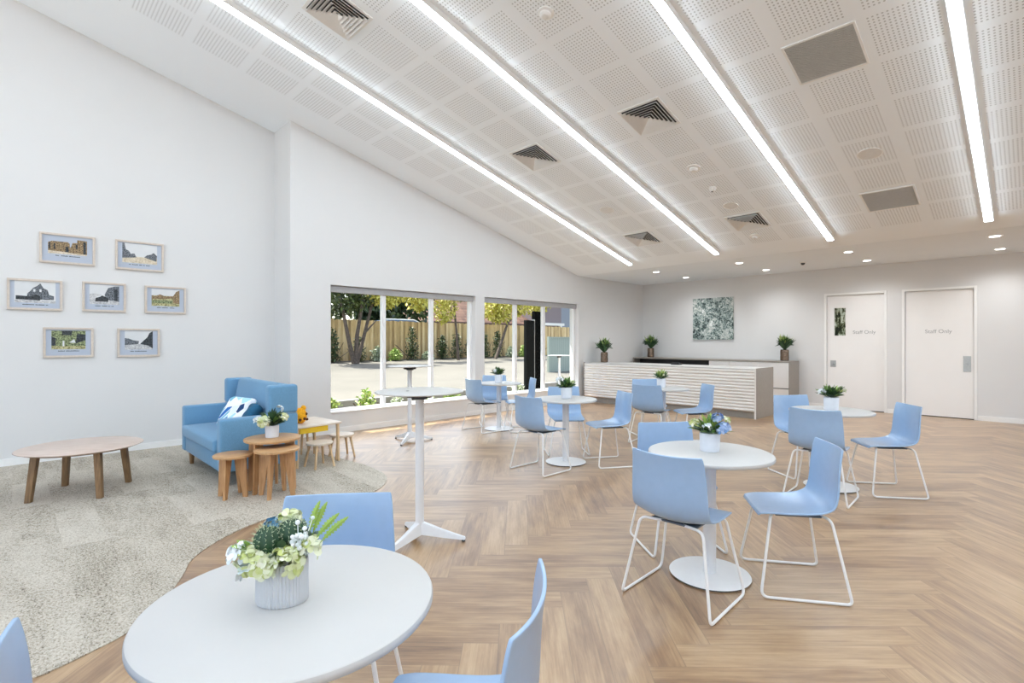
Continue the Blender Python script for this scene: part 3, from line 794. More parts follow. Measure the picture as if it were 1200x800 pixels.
vase('bronze vase of greenery at the window end of the slatted counter', (10.1, 7.2, .905), 21)
vase('bronze vase of greenery in the corner on the cabinet, left of the painting', (12.02, 7.09, .985), 22)
vase('bronze vase of greenery at the door end of the cabinet, right of the painting', (12.02, 3.83, .985), 23)

# ------------------------------------------------------------------ reception counter and cabinet
cx0, cy0, cy1, cz = 9.60, 3.53, 7.40, .905
t = thing('reception_counter', 'long low white counter with horizontal rippled slats and a taupe end panel', 'counter', (cx0, (cy0+cy1)/2, 0))
hy = (cy1-cy0)/2
b = bmesh.new(); nw = 13; z0, z1 = .125, .885; prof = []
for i in range(nw*8+1):
    u = i/(nw*8); ph = (u*nw) % 1.0
    prof.append((-.022*abs(math.sin(PI*ph))**.75 if True else 0, z0+(z1-z0)*u))
front = [(b.verts.new((x, -hy+.03, z)), b.verts.new((x, hy-.005, z))) for x, z in prof]
back = [(b.verts.new((.03, -hy+.03, z)), b.verts.new((.03, hy-.005, z))) for x, z in (prof[0], prof[-1])]
for A, B in zip(front, front[1:]): b.faces.new((A[0], A[1], B[1], B[0]))
b.faces.new((front[-1][0], front[-1][1], back[1][1], back[1][0])); b.faces.new((front[0][1], front[0][0], back[0][0], back[0][1]))
b.faces.new([f[0] for f in front]+[back[1][0], back[0][0]]); b.faces.new([f[1] for f in front]+[back[1][1], back[0][1]])
obj('rippled_front', b, 'slat', t)
obj('plinth', nb(.035, .09, -hy+.03, hy-.005, 0, .12), 'taupe', t)
obj('carcass', nb(.031, .80, -hy+.03, hy-.005, .121, .880), 'cab', t)
obj('end_panel', nb(-.012, .86, -hy, -hy+.029, 0, .915, .002), 'taupe', t)
obj('end_trim', nb(-.024, -.0125, -hy, -hy+.029, 0, .915), 'slat', t)
obj('end_cap', nb(-.024, .02, hy-.0045, hy+.012, .1, .918), 'taupe', t)
obj('counter_top', nb(-.012, .86, -hy+.03, hy+.01, .8855, .905, .002), 'white', t)

bx0, by0, by1, bz = 11.70, 3.62, 7.42, .985
t = thing('storage_cabinet', 'long white storage cabinet with dark open niche along the far wall', 'cabinet', (bx0, (by0+by1)/2, 0))
hy = (by1-by0)/2; d = .58; yn = 5.37-(by0+by1)/2
obj('cabinet_top', nb(-.01, d, -hy+.026, hy-.026, .955, bz, .002), 'taupe', t)
obj('end_panel', nb(-.012, d, -hy, -hy+.025, 0, bz, .002), 'taupe', t); obj('end_panel', nb(-.012, d, hy-.025, hy, 0, bz, .002), 'taupe', t)
obj('carcass', box(nb(.021, d, -hy+.026, hy-.026, .10, .80), .021, d, -hy+.026, yn, .8005, .954), 'cab', t)
obj('niche_lining', nb(.30, d, yn, hy-.026, .801, .954), 'black', t)
obj('niche_shelf', nb(.0, .30, yn, hy-.026, .8005, .815), 'black', t)
obj('toe_kick', nb(.05, d, -hy+.026, hy-.026, 0, .099), 'dark', t)
nd = 6; w = (2*hy-.052)/nd
for k in range(nd):
    y0 = -hy+.026+k*w+.002; y1 = y0+w-.004
    top = .945 if y1 <= yn+.05 else .795
    if k == 2: top = .945 if y0 < yn else .795
    dd = obj('door', nb(0, .02, y0, min(y1, yn) if (y0 < yn < y1) else y1, .41, top, .0015), 'cab', t)
    obj('finger_pull', nb(.006, .0205, y0, y1, .392, .408), 'dark', dd)
    obj('drawer', nb(0, .02, y0, y1, .105, .39, .0015), 'cab', t)

o = obj('telephone', box(nb(-.07, .07, -.1, .1, 0, .03, .008), -.06, -.02, -.09, .09, .03, .045, .008), 'black'); o.location = (10.2, 5.4, .9055); tag(o, 'small black desk phone lying on the slatted counter', 'telephone')

# painting
t = thing('canvas_painting', 'square abstract canvas in grey-green and white on the far wall', 'painting', (XF, 5.55, 1.957))
obj('canvas', nb(-.035, -.0004, -.505, .505, -.51, .51, .003), 'art', t)

# ------------------------------------------------------------------ framed photographs
M['ph_sky'] = plain('print_sky', srgb(216, 218, 220), .6, var=.05, scale=6); M['ph_sepia_sky'] = plain('print_sepia_sky', srgb(206, 200, 188), .6)
def spk(name, a, b, s):
    g = G(name); nz = g.noise(g.objc(), s, 4, .8); return g.bsdf(g.ramp(nz, [(.40, a), (.60, b)]), .6)
M['ph_dark'] = spk('print_dark', srgb(24, 28, 34), srgb(130, 136, 144), 70)
M['ph_sepia'] = spk('print_sepia', srgb(66, 50, 32), srgb(176, 150, 112), 70)
M['ph_road'] = spk('print_road', srgb(160, 162, 166), srgb(214, 214, 214), 30)
M['ph_sand'] = spk('print_sand', srgb(190, 176, 150), srgb(224, 214, 196), 30)
M['ph_green'] = spk('print_green', srgb(26, 36, 18), srgb(166, 178, 130), 60)
M['ph_field'] = spk('print_field', srgb(112, 106, 62), srgb(200, 196, 150), 50)
M['ph_black'] = spk('print_black', srgb(12, 16, 20), srgb(64, 70, 76), 60)
def picture(label, x0, x1, z0, z1, px, pz, shapes):
    cx, cz = (x0+x1)/2, (z0+z1)/2; w, h = (x1-x0)/2, (z1-z0)/2
    t = thing('picture_frame', label, 'framed picture', (cx, YA, cz), 0, 'framed old photographs')
    f = .024; b = bmesh.new()
    for a in ((-w, w, h-f, h), (-w, w, -h, -h+f), (-w, -w+f, -h+f, h-f), (w-f, w, -h+f, h-f)): box(b, a[0], a[1], -.03, -.001, a[2], a[3], .002)
    obj('frame', b, 'frame_wood', t)
    obj('mat_board', nb(-w+f, w-f, -.014, -.002, -h+f, h-f), 'mat_board', t)
    pw, ph = px*w, pz*h; up = .03
    mats = []; b = bmesh.new()
    for k, (poly, m) in enumerate(shapes):
        if m not in mats: mats.append(m)
        fc = b.faces.new([b.verts.new((-pw+2*pw*u, -.0145-k*.0001, up-ph+2*ph*v)) for u, v in poly]); fc.material_index = mats.index(m)
    obj('photograph', b, mats, t)
    c = bmesh.new(); n = 22; cw = pw*1.25/n; r2 = random.Random(label)
    for i in range(n):
        if r2.random() < .85: box(c, -pw*.62+i*cw, -pw*.62+i*cw+cw*.86, -.0148, -.0142, up-ph-.026, up-ph-.026+r2.uniform(.007, .011))
    obj('caption', c, 'dark', t)
FULL = [(0, 0), (1, 0), (1, 1), (0, 1)]
gr = lambda h: [(0, 0), (1, 0), (1, h), (0, h)]
# each print is laid out as its own flat shapes
picture('framed sepia photograph of old shopfronts, top left of the seven', .223, .729, 2.335, 2.69, .70, .52,
        [(FULL, 'mat_board'), (gr(.24), 'ph_sand'), ([(0, .18), (.55, .14), (.55, .70), (.5, .80), (.1, .80), (0, .70)], 'ph_sepia'), ([(.52, .12), (1, .08), (1, .98), (.74, 1), (.74, .80), (.62, .78), (.58, .5), (.52, .45)], 'ph_sepia'), ([(.02, .3), (.06, .3), (.06, .66), (.02, .66)], 'ph_black'), ([(.14, .3), (.18, .3), (.18, .66), (.14, .66)], 'ph_black'), ([(.44, .16), (.52, .14), (.52, .5), (.44, .5)], 'ph_black'), ([(.70, .42), (.75, .42), (.75, .7), (.70, .7)], 'ph_black'), ([(.9, .1), (.97, .1), (.97, .9), (.9, .9)], 'ph_black')])
picture('framed photograph of a wide pale road with trees at left, top right of the seven', .927, 1.438, 2.325, 2.697, .72, .66,
        [(FULL, 'ph_sky'), (gr(.34), 'ph_sand'), ([(0, .22), (.40, .30), (.34, .50), (.24, .46), (.18, .62), (.10, .68), (.06, 1), (0, 1)], 'ph_dark'), ([(.62, .34), (.98, .16), (1, .46), (.9, .62), (.82, .52), (.7, .46)], 'ph_dark')])
picture('framed black and white photograph of a large gabled house, leftmost of the seven', -.045, .427, 1.774, 2.13, .74, .70,
        [(FULL, 'ph_sky'), (gr(.12), 'ph_road'), ([(.30, .16), (.96, .16), (.96, .34), (.84, .40), (.80, .62), (.70, .70), (.62, .92), (.55, .80), (.45, .70), (.38, .55), (.30, .42)], 'ph_dark'), ([(.03, .14), (.62, .12), (.62, .32), (.52, .40), (.40, .30), (.03, .32)], 'ph_black'), ([(.45, .52), (.5, .52), (.5, .64), (.45, .64)], 'ph_sky'), ([(.6, .52), (.65, .52), (.65, .64), (.6, .64)], 'ph_sky')])
picture('framed black and white photograph of an old car in a street, middle of the seven', .608, 1.035, 1.779, 2.142, .68, .66,
        [(FULL, 'ph_sky'), (gr(.30), 'ph_road'), ([(.55, .26), (1, .16), (1, .98), (.86, .96), (.62, .86), (.5, .5)], 'ph_dark'), ([(0, .30), (.2, .34), (.4, .5), (.2, .56), (0, .5)], 'ph_road'), ([(.18, .14), (.62, .14), (.64, .32), (.52, .40), (.42, .46), (.34, .38), (.20, .32)], 'ph_black'), ([(.83, .2), (.94, .2), (.94, .8), (.83, .8)], 'ph_black')])
picture('framed faded colour photograph of a field and trees, rightmost of the seven', 1.232, 1.693, 1.78, 2.138, .68, .62,
        [(FULL, 'ph_sky'), (gr(.62), 'ph_field'), ([(0, .40), (.5, .42), (.78, .5), (.78, .62), (.5, .58), (.3, .70), (.1, .56), (0, .62)], 'ph_sepia'), ([(0, .18), (.7, .16), (.76, .34), (.4, .36), (0, .32)], 'ph_green'), ([(.76, .2), (1, .16), (1, .98), (.88, .9), (.76, .6)], 'ph_sepia')])
picture('framed green-toned photograph of people under trees, bottom left of the seven', .256, .713, 1.22, 1.576, .68, .62,
        [(FULL, 'ph_green'), (gr(.18), 'ph_field'), ([(.3, .78), (.58, .74), (.6, 1), (.3, 1)], 'ph_black'), ([(.0, .2), (.12, .2), (.12, .6), (0, .7)], 'ph_black'), ([(.7, .3), (1, .5), (1, .8), (.74, .84)], 'ph_black'), ([(.32, .16), (.37, .16), (.37, .46), (.32, .46)], 'ph_sky'), ([(.52, .36), (.7, .34), (.66, .56)], 'ph_sky')])
picture('framed black and white photograph of a tree-lined street, bottom right of the seven', .948, 1.395, 1.213, 1.575, .66, .66,
        [(FULL, 'ph_sky'), (gr(.30), 'ph_road'), ([(0, .24), (.48, .30), (.5, .46), (.3, .5), (.14, .6), (0, .62)], 'ph_dark'), ([(.54, .30), (.82, .22), (1, .06), (1, 1), (.88, .9), (.80, .66), (.66, .48)], 'ph_black')])

# ------------------------------------------------------------------ lounge corner
CARPET = [(XB, 2.9), (-1.0, 2.90), (0.0, 2.94), (.12, 2.955), (.24, 3.0), (.384, 3.07), (.50, 3.18), (.62, 3.37), (.75, 3.63), (.815, 3.79), (.935, 3.945), (1.144, 4.125), (1.356, 4.24), (1.54, 4.295), (1.80, 4.305),
          (2.10, 4.285), (2.382, 4.326), (2.556, 4.427), (2.70, 4.58), (2.80, 4.76), (2.856, 4.97), (2.878, 5.24), (2.864, 5.53), (2.83, 5.78), (2.78, 6.2), (2.74, 6.7), (2.72, 7.48), (XJ-.02, 7.49), (XJ-.02, YA-.012), (XB, YA-.012)]
sm = []
for k in range(len(CARPET)):
    if 2 <= k < 26:
        p0, p1, p2, p3 = (Vector(CARPET[k+i]) for i in (-1, 0, 1, 2))
        for s in range(4):
            q = s/4; sm.append(tuple(.5*((2*p1)+(p2-p0)*q+(2*p0-5*p1+4*p2-p3)*q*q+(3*p1-p0-3*p2+p3)*q**3)))
    else: sm.append(CARPET[k])
o = obj('carpet', prism(bmesh.new(), sm, .0005, .006), 'carpet'); tag(o, 'speckled beige grey carpet with a curved edge laid into the wood floor', 'carpet')

def armchair():
    t = thing('armchair', 'wide blue upholstered armchair with high winged back and wooden feet', 'armchair', (1.79, 6.215, .0066))
    obj('base', nb(-.36, .36, -.655, .655, .14, .315, .015), 'fabric', t, True)
    for s in (-1, 1):
        y0, y1 = sorted((s*.655, s*.775))
        obj('arm', nb(-.372, .37, y0, y1, .14, .655, .024, 4), 'fabric', t, True)
        w = obj('wing', nb(.075, .37, y0-.004, y1+.004, .661, .955, .032, 5), 'fabric', t, True)
        obj('seam', nb(.085, .362, y0+.004, y1-.004, .654, .662, .003), 'fabric_seam', w)
    obj('back_panel', nb(.25, .37, -.655, .655, .316, .945, .03, 4), 'fabric', t, True)
    obj('seat_cushion', nb(-.40, .20, -.648, .648, .318, .445, .03, 4), 'fabric', t, True)
    T = Matrix.Translation((.17, 0, .45)) @ Matrix.Rotation(R(11), 4, 'Y')
    obj('back_cushion', nb(-.07, .07, -.640, .640, 0, .515, .04, 5, mtx=T), 'fabric', t, True)
    for x in (-.31, .31):
        for y in (-.70, .58):
            b = bmesh.new(); lathe(b, [(0, .142), (.030, .142), (.020, .0), (0, 0)], 20, mtx=Matrix.Translation((x, y, 0)))
            obj('leg', b, 'walnut_leg', t, True)
armchair()
def pillow(name, label, mat, loc, rot, w, h, th, group=None):
    b = bmesh.new(); n = 20; gtop = []; gbot = []
    for i in range(n+1):
        rt, rb = [], []
        for j in range(n+1):
            u, v = -1+2*i/n, -1+2*j/n; e = (max(0, 1-u**4)*max(0, 1-v**4))**.45
            pin = 1-.10*(abs(u)*abs(v))**3-.05*(1-u*u)*v*v-.05*(1-v*v)*u*u
            x, y = u*w*pin, v*h*pin; wr = .006*math.sin(7*u+3*v)*e
            rt.append(b.verts.new((x, y, th*e+wr))); rb.append(b.verts.new((x, y, -th*e+wr)) if 0 < i < n and 0 < j < n else rt[-1])
        gtop.append(rt); gbot.append(rb)
    for i in range(n):
        for j in range(n):
            b.faces.new((gtop[i][j], gtop[i+1][j], gtop[i+1][j+1], gtop[i][j+1])); b.faces.new((gbot[i][j], gbot[i][j+1], gbot[i+1][j+1], gbot[i+1][j]))
    o = obj(name, b, mat, None, 'all'); o.location = loc; o.rotation_euler = Euler([R(q) for q in rot], 'XYZ'); tag(o, label, 'cushion', group); return o
pillow('throw_cushion', 'blue and white leaf-print cushion leaning in the armchair', 'cushion_a', (1.76, 6.12, .625), (0, -58, 14), .20, .235, .075, 'cushions in the armchair')
pillow('throw_cushion', 'aqua and dark teal cushion beside the leaf-print one in the armchair', 'cushion_b', (1.80, 5.80, .60), (0, -62, -8), .17, .13, .07, 'cushions in the armchair')

def splay_leg(top, foot, r0, r1, mat, parent, square=0):
    b = bmesh.new()
    if square:
        T, F = Vector(top), Vector(foot); rings = []
        a = math.atan2(F.y, F.x) if square == 2 else 0
        for p, w in ((F, r1), (T, r0)):
            rings.append([b.verts.new(p+Vector((math.cos(a)*x*w-math.sin(a)*y*w, math.sin(a)*x*w+math.cos(a)*y*w, 0))) for x, y in ((-1, -1), (1, -1), (1, 1), (-1, 1))])
        for e in range(4): b.faces.new((rings[0][e], rings[0][(e+1) % 4], rings[1][(e+1) % 4], rings[1][e]))
        b.faces.new(rings[0][::-1]); b.faces.new(rings[1])
        bmesh.ops.bevel(b, geom=b.edges[:], offset=.002, segments=1, affect='EDGES')
        return obj('leg', b, mat, parent)
    tube(b, [foot, top], r1, 14, True, r0); return obj('leg', b, mat, parent, True)
def disc(r, z, th, n=72): return lathe(bmesh.new(), [(0, z), (r-.006, z), (r-.001, z-.003), (r, z-.006), (r-.004, z-th), (0, z-th)], n)
CZ = .0066
t = thing('coffee_table', 'low round pale-topped coffee table with four brown legs near the picture wall', 'coffee table', (.466, 6.24, CZ), R(-30))
obj('tabletop', lathe(bmesh.new(), [(0, .434), (.462, .434), (.468, .431), (.468, .427), (.42, .410), (0, .410)], 96), 'ash_top', t, True)
obj('rim', lathe(bmesh.new(), [(.4685, .430), (.4695, .428), (.4215, .4095), (.40, .4090), (.40, .4095), (.42, .4098)], 96), 'walnut_leg', t, True)
for sx in (1, -1):
    for sy in (1, -1): splay_leg((sx*.235, sy*.235, .409), (sx*.268, sy*.268, 0), .026, .022, 'walnut_leg', t, 1)
bm_ = bmesh.new(); box(bm_, -.25, .25, -.012, .012, .378, .4085); box(bm_, -.012, .012, -.25, .25, .378, .4085)
obj('under_rail', bm_, 'walnut_leg', t)

def nest(label, loc, rz, r, h, angs, fr, sq=.03):
    t = thing('nesting_table', label, 'side table', loc, rz, 'oak nesting tables')
    obj('tabletop', disc(r, h, .022), 'oak', t, True)
    for a in angs:
        c, s = math.cos(R(a)), math.sin(R(a)); b = bmesh.new()
        # tapered slab leg, wide towards the middle of the table
        pr = [(fr-.035, 0), (fr, 0), (fr-.012, h-.0225), (fr-.105, h-.0225)]
        T = Matrix(((c, -s, 0, 0), (s, c, 0, 0), (0, 0, 1, 0), (0, 0, 0, 1)))
        prism(b, pr, -.012, .012, 'xz'); bmesh.ops.transform(b, matrix=T, verts=b.verts)
        obj('leg', b, 'oak_leg', t)
nest('smallest oak nesting table at left, pulled out before the armchair', (1.435, 5.10, CZ), R(-3), .165, .385, (45, 135, 225, 315), .135)
nest('middle oak nesting table, tucked half under the tallest one', (1.735, 4.86, CZ), R(0), .195, .43, (45, 135, 225, 315), .165)
nest('tallest oak nesting table carrying a small white flower pot', (1.775, 5.085, CZ), 0, .250, .50-CZ, (-40, 60, 150, -158), .215)

t = thing('play_table', 'low birch children\'s table with a yellow tray under its top', 'children\'s table', (2.478, 6.01, CZ), R(5))
obj('tabletop', nb(-.28, .28, -.31, .31, .438, .462, .008, 3), 'birch', t, True)
for sx in (1, -1):
    for sy in (1, -1): splay_leg((sx*.245, sy*.272, .4375), (sx*.252, sy*.280, 0), .020, .016, 'birch_leg', t)
obj('tray', box(nb(-.22, .12, -.275, .15, .372, .38), -.22, .12, -.28, -.27, .372, .4375), 'yellow', t)
def stool(label, loc, rz):
    t = thing('kids_stool', label, 'stool', loc, rz, 'birch children\'s stools')
    obj('seat', lathe(bmesh.new(), [(0, .274), (.10, .276), (.140, .279), (.146, .274), (.142, .256), (.12, .250), (0, .250)], 48), 'birch', t, True)
    for sx in (1, -1):
        for sy in (1, -1): splay_leg((sx*.075, sy*.075, .251), (sx*.115, sy*.115, 0), .015, .012, 'birch_leg', t)
stool('round birch children\'s stool in front of the play table', (2.47, 5.63, CZ), R(6)); stool('round birch children\'s stool at the right end of the play table', (2.875, 5.915, CZ), R(-5)); stool('round birch children\'s stool behind the play table', (2.66, 6.50, CZ), R(8))

b = bmesh.new(); bmesh.ops.create_uvsphere(b, u_segments=24, v_segments=16, radius=.085)
for v in b.verts:
    q = v.co.copy(); v.co *= 1+.07*math.sin(38*q.x+3)*math.cos(34*q.z); v.co.z *= 1.05
t = thing('plush_toy', 'round orange plush toy sitting on the children\'s table by the armchair', 'toy', (2.36, 5.92, CZ+.462), 0)
bmesh.ops.translate(b, vec=(0, 0, .088), verts=b.verts); obj('body', b, 'orange', t, 'all')
for a in (20, 160): 
    e = bmesh.new(); bmesh.ops.create_uvsphere(e, u_segments=12, v_segments=8, radius=.03, matrix=Matrix.Translation((.05*math.cos(R(a)), .05*math.sin(R(a))-.02, .175))); obj('ear', e, 'orange', t, 'all')
for p in ((.03, -.078, .06), (-.02, -.08, .05), (.06, -.05, .11), (.075, -.035, .045)):
    e = bmesh.new(); bmesh.ops.create_uvsphere(e, u_segments=10, v_segments=8, radius=.016, matrix=Matrix.Translation(p)); obj('patch', e, 'brown_mark', t, 'all')

# ------------------------------------------------------------------ outdoors beyond the windows
def gz(y): return -.03 if y < 9.2 else (.14+.045*(y-10) if y > 10 else .14)
b = bmesh.new(); prism(b, [(10.12, .14), (20.4, .60), (34, .60), (34, -.3), (10.12, -.3)], -12, 46, 'yz'); struct('ground', b, 'paving')
struct('ground', box(nb(-30, XB-.2, -26, 9.9, -.3, -.06), XB-.2, 34, -26, YR-.2, -.3, -.06), 'bounce_apron')  # unseen ground added to bounce sunlight up to the ceiling
struct('ground', nb(9.2, 26, YW+.0, 9.98, -.3, -.03), 'paving'); struct('ground', nb(-12, 9.2, YA+.25, 9.98, -.3, .0), 'mulch')
struct('trim_3', nb(-12, 40, 9.98, 10.12, -.3, .185, .02), 'concrete')
struct('trim_4', nb(4.6, 4.72, 12.0, 17.0, .2, .28), 'paint_line')
bm = bmesh.new(); prism(bm, [(13.0, .262), (16.5, .417), (16.5, .423), (13.0, .268)], 7.1, 7.22, 'yz'); struct('trim_5', bm, 'paint_line')
struct('trim_6', nb(3.48, XF+1.5, YW, 8.30, 2.56, 2.70), 'brown_eave')  # unseen eave added, sized to limit the sun strip on the floor

rng = random.Random(5); FY = 20.0
b = bmesh.new(); x = 2.0
while x < 38:
    h = 2.30-.004*(x-9)+rng.uniform(-.02, .02); box(b, x, x+.108, FY+rng.uniform(0, .012), FY+.03, .5, h); x += .115
box(b, 2, 38, FY+.03, FY+.07, .9, 1.0); box(b, 2, 38, FY+.03, FY+.07, 1.9, 2.0)
o = obj('paling_fence', b, 'fence'); tag(o, 'tall brown timber paling fence across the car park', 'fence')

def crown(rng, n, c, r, size, mat, parent, name='foliage'):
    b = bmesh.new()
    for _ in range(n):
        d = rdir(rng, -90, 90); k = rng.random()**.45; p = Vector(c)+Vector((d.x*r[0], d.y*r[1], d.z*r[2]))*k
        leaf(b, p, rdir(rng, -60, 60), rng.uniform(.7, 1.3)*size, size*.28, .3, 2, rng.uniform(-1.5, 1.5))
    return obj(name, b, mat, parent)
def tree(label, x, y, stems, crowns, seed):
    rng = random.Random(seed); z = gz(y)
    t = thing('tree', label, 'tree', (x, y, z), 0, 'trees in the car park bed')
    b = bmesh.new()
    for pts, r in stems: tube(b, [Vector(p) for p in pts], r, 8, True, r*.4)
    obj('trunk', b, 'bark', t, True)
    for c, r, n, s, m in crowns: crown(rng, n, c, r, s, m, t)
tree('multi-stemmed tree behind the left window pane', 9.55, 18.6, [([(0, 0, -.05), (-.25, 0, 1.0), (-.5, 0, 2.2), (-.9, 0, 3.6)], .10), ([(.05, 0, -.05), (.12, 0, 1.1), (.35, 0, 2.4), (.3, 0, 3.8)], .10), ([(.1, 0, -.05), (.5, .1, 1.2), (.8, .1, 2.3), (1.3, .1, 3.7)], .09), ([(.5, .1, 1.2), (1.0, .1, 1.7)], .05)],
     [((-.4, .2, 2.8), (1.3, 1.0, .95), 1700, .17, 'tree_leaf'), ((.3, .3, 2.9), (1.0, .8, .7), 500, .15, 'tree_leaf'), ((1.3, -.3, 2.85), (.85, .7, .6), 1100, .17, 'tree_gold'), ((-1.0, -.2, 3.6), (.6, .5, .5), 350, .15, 'tree_gold')], 31)
tree('slender tree with golden leaves behind the third window pane', 14.6, 18.6, [([(.1, 0, -.05), (.0, 0, 1.2), (-.15, 0, 2.5), (-.2, 0, 4.0)], .07), ([(-.08, 0, 1.9), (-.7, 0, 2.9)], .035)],
     [((-1.95, .2, 2.95), (.72, .7, .8), 900, .16, 'tree_gold'), ((-.75, -.1, 2.4), (.68, .5, .72), 800, .14, 'tree_gold'), ((.45, 0, 3.1), (.5, .4, .4), 260, .14, 'tree_leaf'), ((-.5, .1, 3.6), (.8, .6, .4), 350, .15, 'tree_leaf')], 32)
tree('leaning tree with yellow leaves behind the right-hand window', 17.4, 18.6, [([(-.4, 0, -.05), (.1, 0, 1.0), (.5, 0, 1.9), (.7, 0, 3.0), (.8, 0, 4.0)], .08), ([(.4, 0, 1.7), (1.4, 0, 2.6), (2.0, 0, 3.4)], .045), ([(.62, 0, 2.5), (-.3, 0, 3.4)], .04)],
     [((-.2, 0, 2.55), (1.15, .7, .75), 1500, .16, 'tree_gold'), ((1.3, .1, 2.8), (.7, .5, .6), 600, .16, 'tree_gold'), ((2.6, 0, 2.75), (.9, .6, .5), 600, .16, 'tree_gold'), ((3.2, .2, 3.0), (.6, .5, .35), 300, .15, 'tree_leaf')], 33)
def bush(name, label, loc, r, n, s, mat, seed, group, up=True):
    rng = random.Random(seed); b = bmesh.new()
    for _ in range(n):
        d = rdir(rng, 0, 90); k = rng.random()**.5; p = Vector((d.x*r[0]*k, d.y*r[1]*k, d.z*r[2]*k))
        leaf(b, p, rdir(rng, 0, 80), rng.uniform(.7, 1.3)*s, s*.25, .3, 2, rng.uniform(-1, 1))
    t = thing(name, label, 'shrub', loc, 0, group)
    st = bmesh.new()
    for k in range(5): tube(st, [(0, 0, -.02), tuple(Vector((rdir(rng, 30, 80)))*r[2]*.7)], .012, 5)
    obj('stems', st, 'bark', t); obj('foliage', b, mat, t)
for i, (x, r, m, l) in enumerate(((10.95, .52, 'shrub_silver', 'silver-green shrub by the paling fence, left of the first mullion'), (11.8, .42, 'shrub_lime', 'bright green strappy shrub by the fence, second window pane'),
        (13.5, .30, 'shrub_silver', 'small white-flecked shrub by the fence, second window pane'), (14.3, .66, 'hedge', 'dark upright shrub by the fence left of the second mullion'), (12.65, .85, 'hedge', 'tall dark shrub against the fence, second window pane'),
        (9.0, .8, 'hedge', 'dark shrub beneath the multi-stemmed tree'), (10.1, .6, 'hedge', 'dark shrub right of the multi-stemmed trunks'), (15.15, .75, 'hedge', 'dark shrub at the foot of the slender tree'), (16.0, .72, 'hedge', 'dark shrub by the fence at the end of the first window'),
        (17.8, .8, 'hedge', 'dark shrub under the leaning tree'), (18.75, .46, 'shrub_silver', 'pale flowering shrub right of the leaning tree'), (19.7, .5, 'shrub_lime', 'lime shrub beside the black panel'), (16.9, .75, 'hedge', 'dark shrub behind the pier between the windows'), (20.6, .8, 'hedge', 'dark shrub half hidden by the black panel'))):
    bush('fence_shrub', l, (x, 19.3, gz(19.3)), (.31, .27, r*(1.7 if m == 'hedge' else 1.15)), 560, .125, m, 50+i, 'shrubs along the fence')
for i, (x, r, l) in enumerate(((4.0, .26, 'low green plant at the left corner outside the first window'), (4.66, .34, 'low green plant outside the first window pane'), (5.98, .24, 'low green plant outside behind the bar table top'), (6.64, .22, 'low green plant outside the third window pane'),
        (7.3, .22, 'low green plant outside near the end of the first window'), (8.6, .26, 'low pale plant outside the second window'), (5.32, .2, 'low green plant outside right of the first mullion'))):
    bush('bed_plant', l, (x, 8.62, .0), (.23, .22, r*1.5), 320, .10, 'shrub_lime' if i < 5 else 'shrub_silver', 80+i, 'plants in the bed under the windows')
b = bmesh.new(); rng = random.Random(9)
for i, (x, y, rz, hz, m) in enumerate(((9.4, 23.0, 1.7, 4.4, 'hedge'), (13.4, 24.2, 1.15, 4.6, 'hedge'), (16.2, 26.2, 2.5, 5.6, 'hedge'), (6.0, 26.2, 1.9, 5.0, 'hedge'))):
    rr = random.Random(90+i)
    t = thing('background_tree', ('broad dark evergreen beyond the fence, far left pane', 'broad dark evergreen beyond the fence, first mullion', 'broad dark evergreen beyond the fence, second pane', 'broad dark evergreen at the left end of the fence')[i], 'tree', (x, y, .6), 0, 'evergreens beyond the fence')
    tb = bmesh.new(); tube(tb, [(0, 0, -.05), (0, 0, hz*.6)], .18, 8); obj('trunk', tb, 'bark', t)
    crown(rr, 3000, (0, 0, hz*.58), (rz, 1.0, hz*.55), .38, m, t)

# house beyond the fence
t = thing('house', 'house with brown tiled roof beyond the fence', 'house', (24, 30, .6))
bm = bmesh.new(); box(bm, -4.2, 4.2, -2.2, 3, 0, 2.2); obj('wall', bm, 'cladding', t)
bm = bmesh.new(); v = [bm.verts.new(p) for p in ((-5, -3, 2.0), (5, -3, 2.0), (5, 4, 2.0), (-5, 4, 2.0), (-1.8, .5, 5.2), (2.0, .5, 5.2))]
for f in ((0, 1, 5, 4), (1, 2, 5), (2, 3, 4, 5), (3, 0, 4), (3, 2, 1, 0)): bm.faces.new([v[i] for i in f])
obj('roof', bm, 'roof', t); obj('gutter', nb(-5.05, 5.05, -3.1, -2.95, 1.86, 2.08, .02), 'brown_eave', t)
bm = bmesh.new(); 
for x in (.4, 3.6): box(bm, x-.07, x+.07, -2.9, -2.76, 0, 1.86)
obj('porch_post', bm, 'rail', t)
t = thing('house', 'two-tone mauve and blue-grey building at the right edge of the far window', 'house', (32.2, 27, .6))
obj('wall', nb(-2.6, -.5, -.2, 3, 0, 7), 'cladding', t); obj('wall', nb(-.49, 4.5, 0, 3, 0, 7), 'slate_wall', t); obj('ledge', nb(-2.7, -.45, -.5, -.21, 2.0, 2.2), 'rail', t); obj('porch_post', nb(-.95, -.75, -.5, -.3, 0, 2.0), 'rail', t)

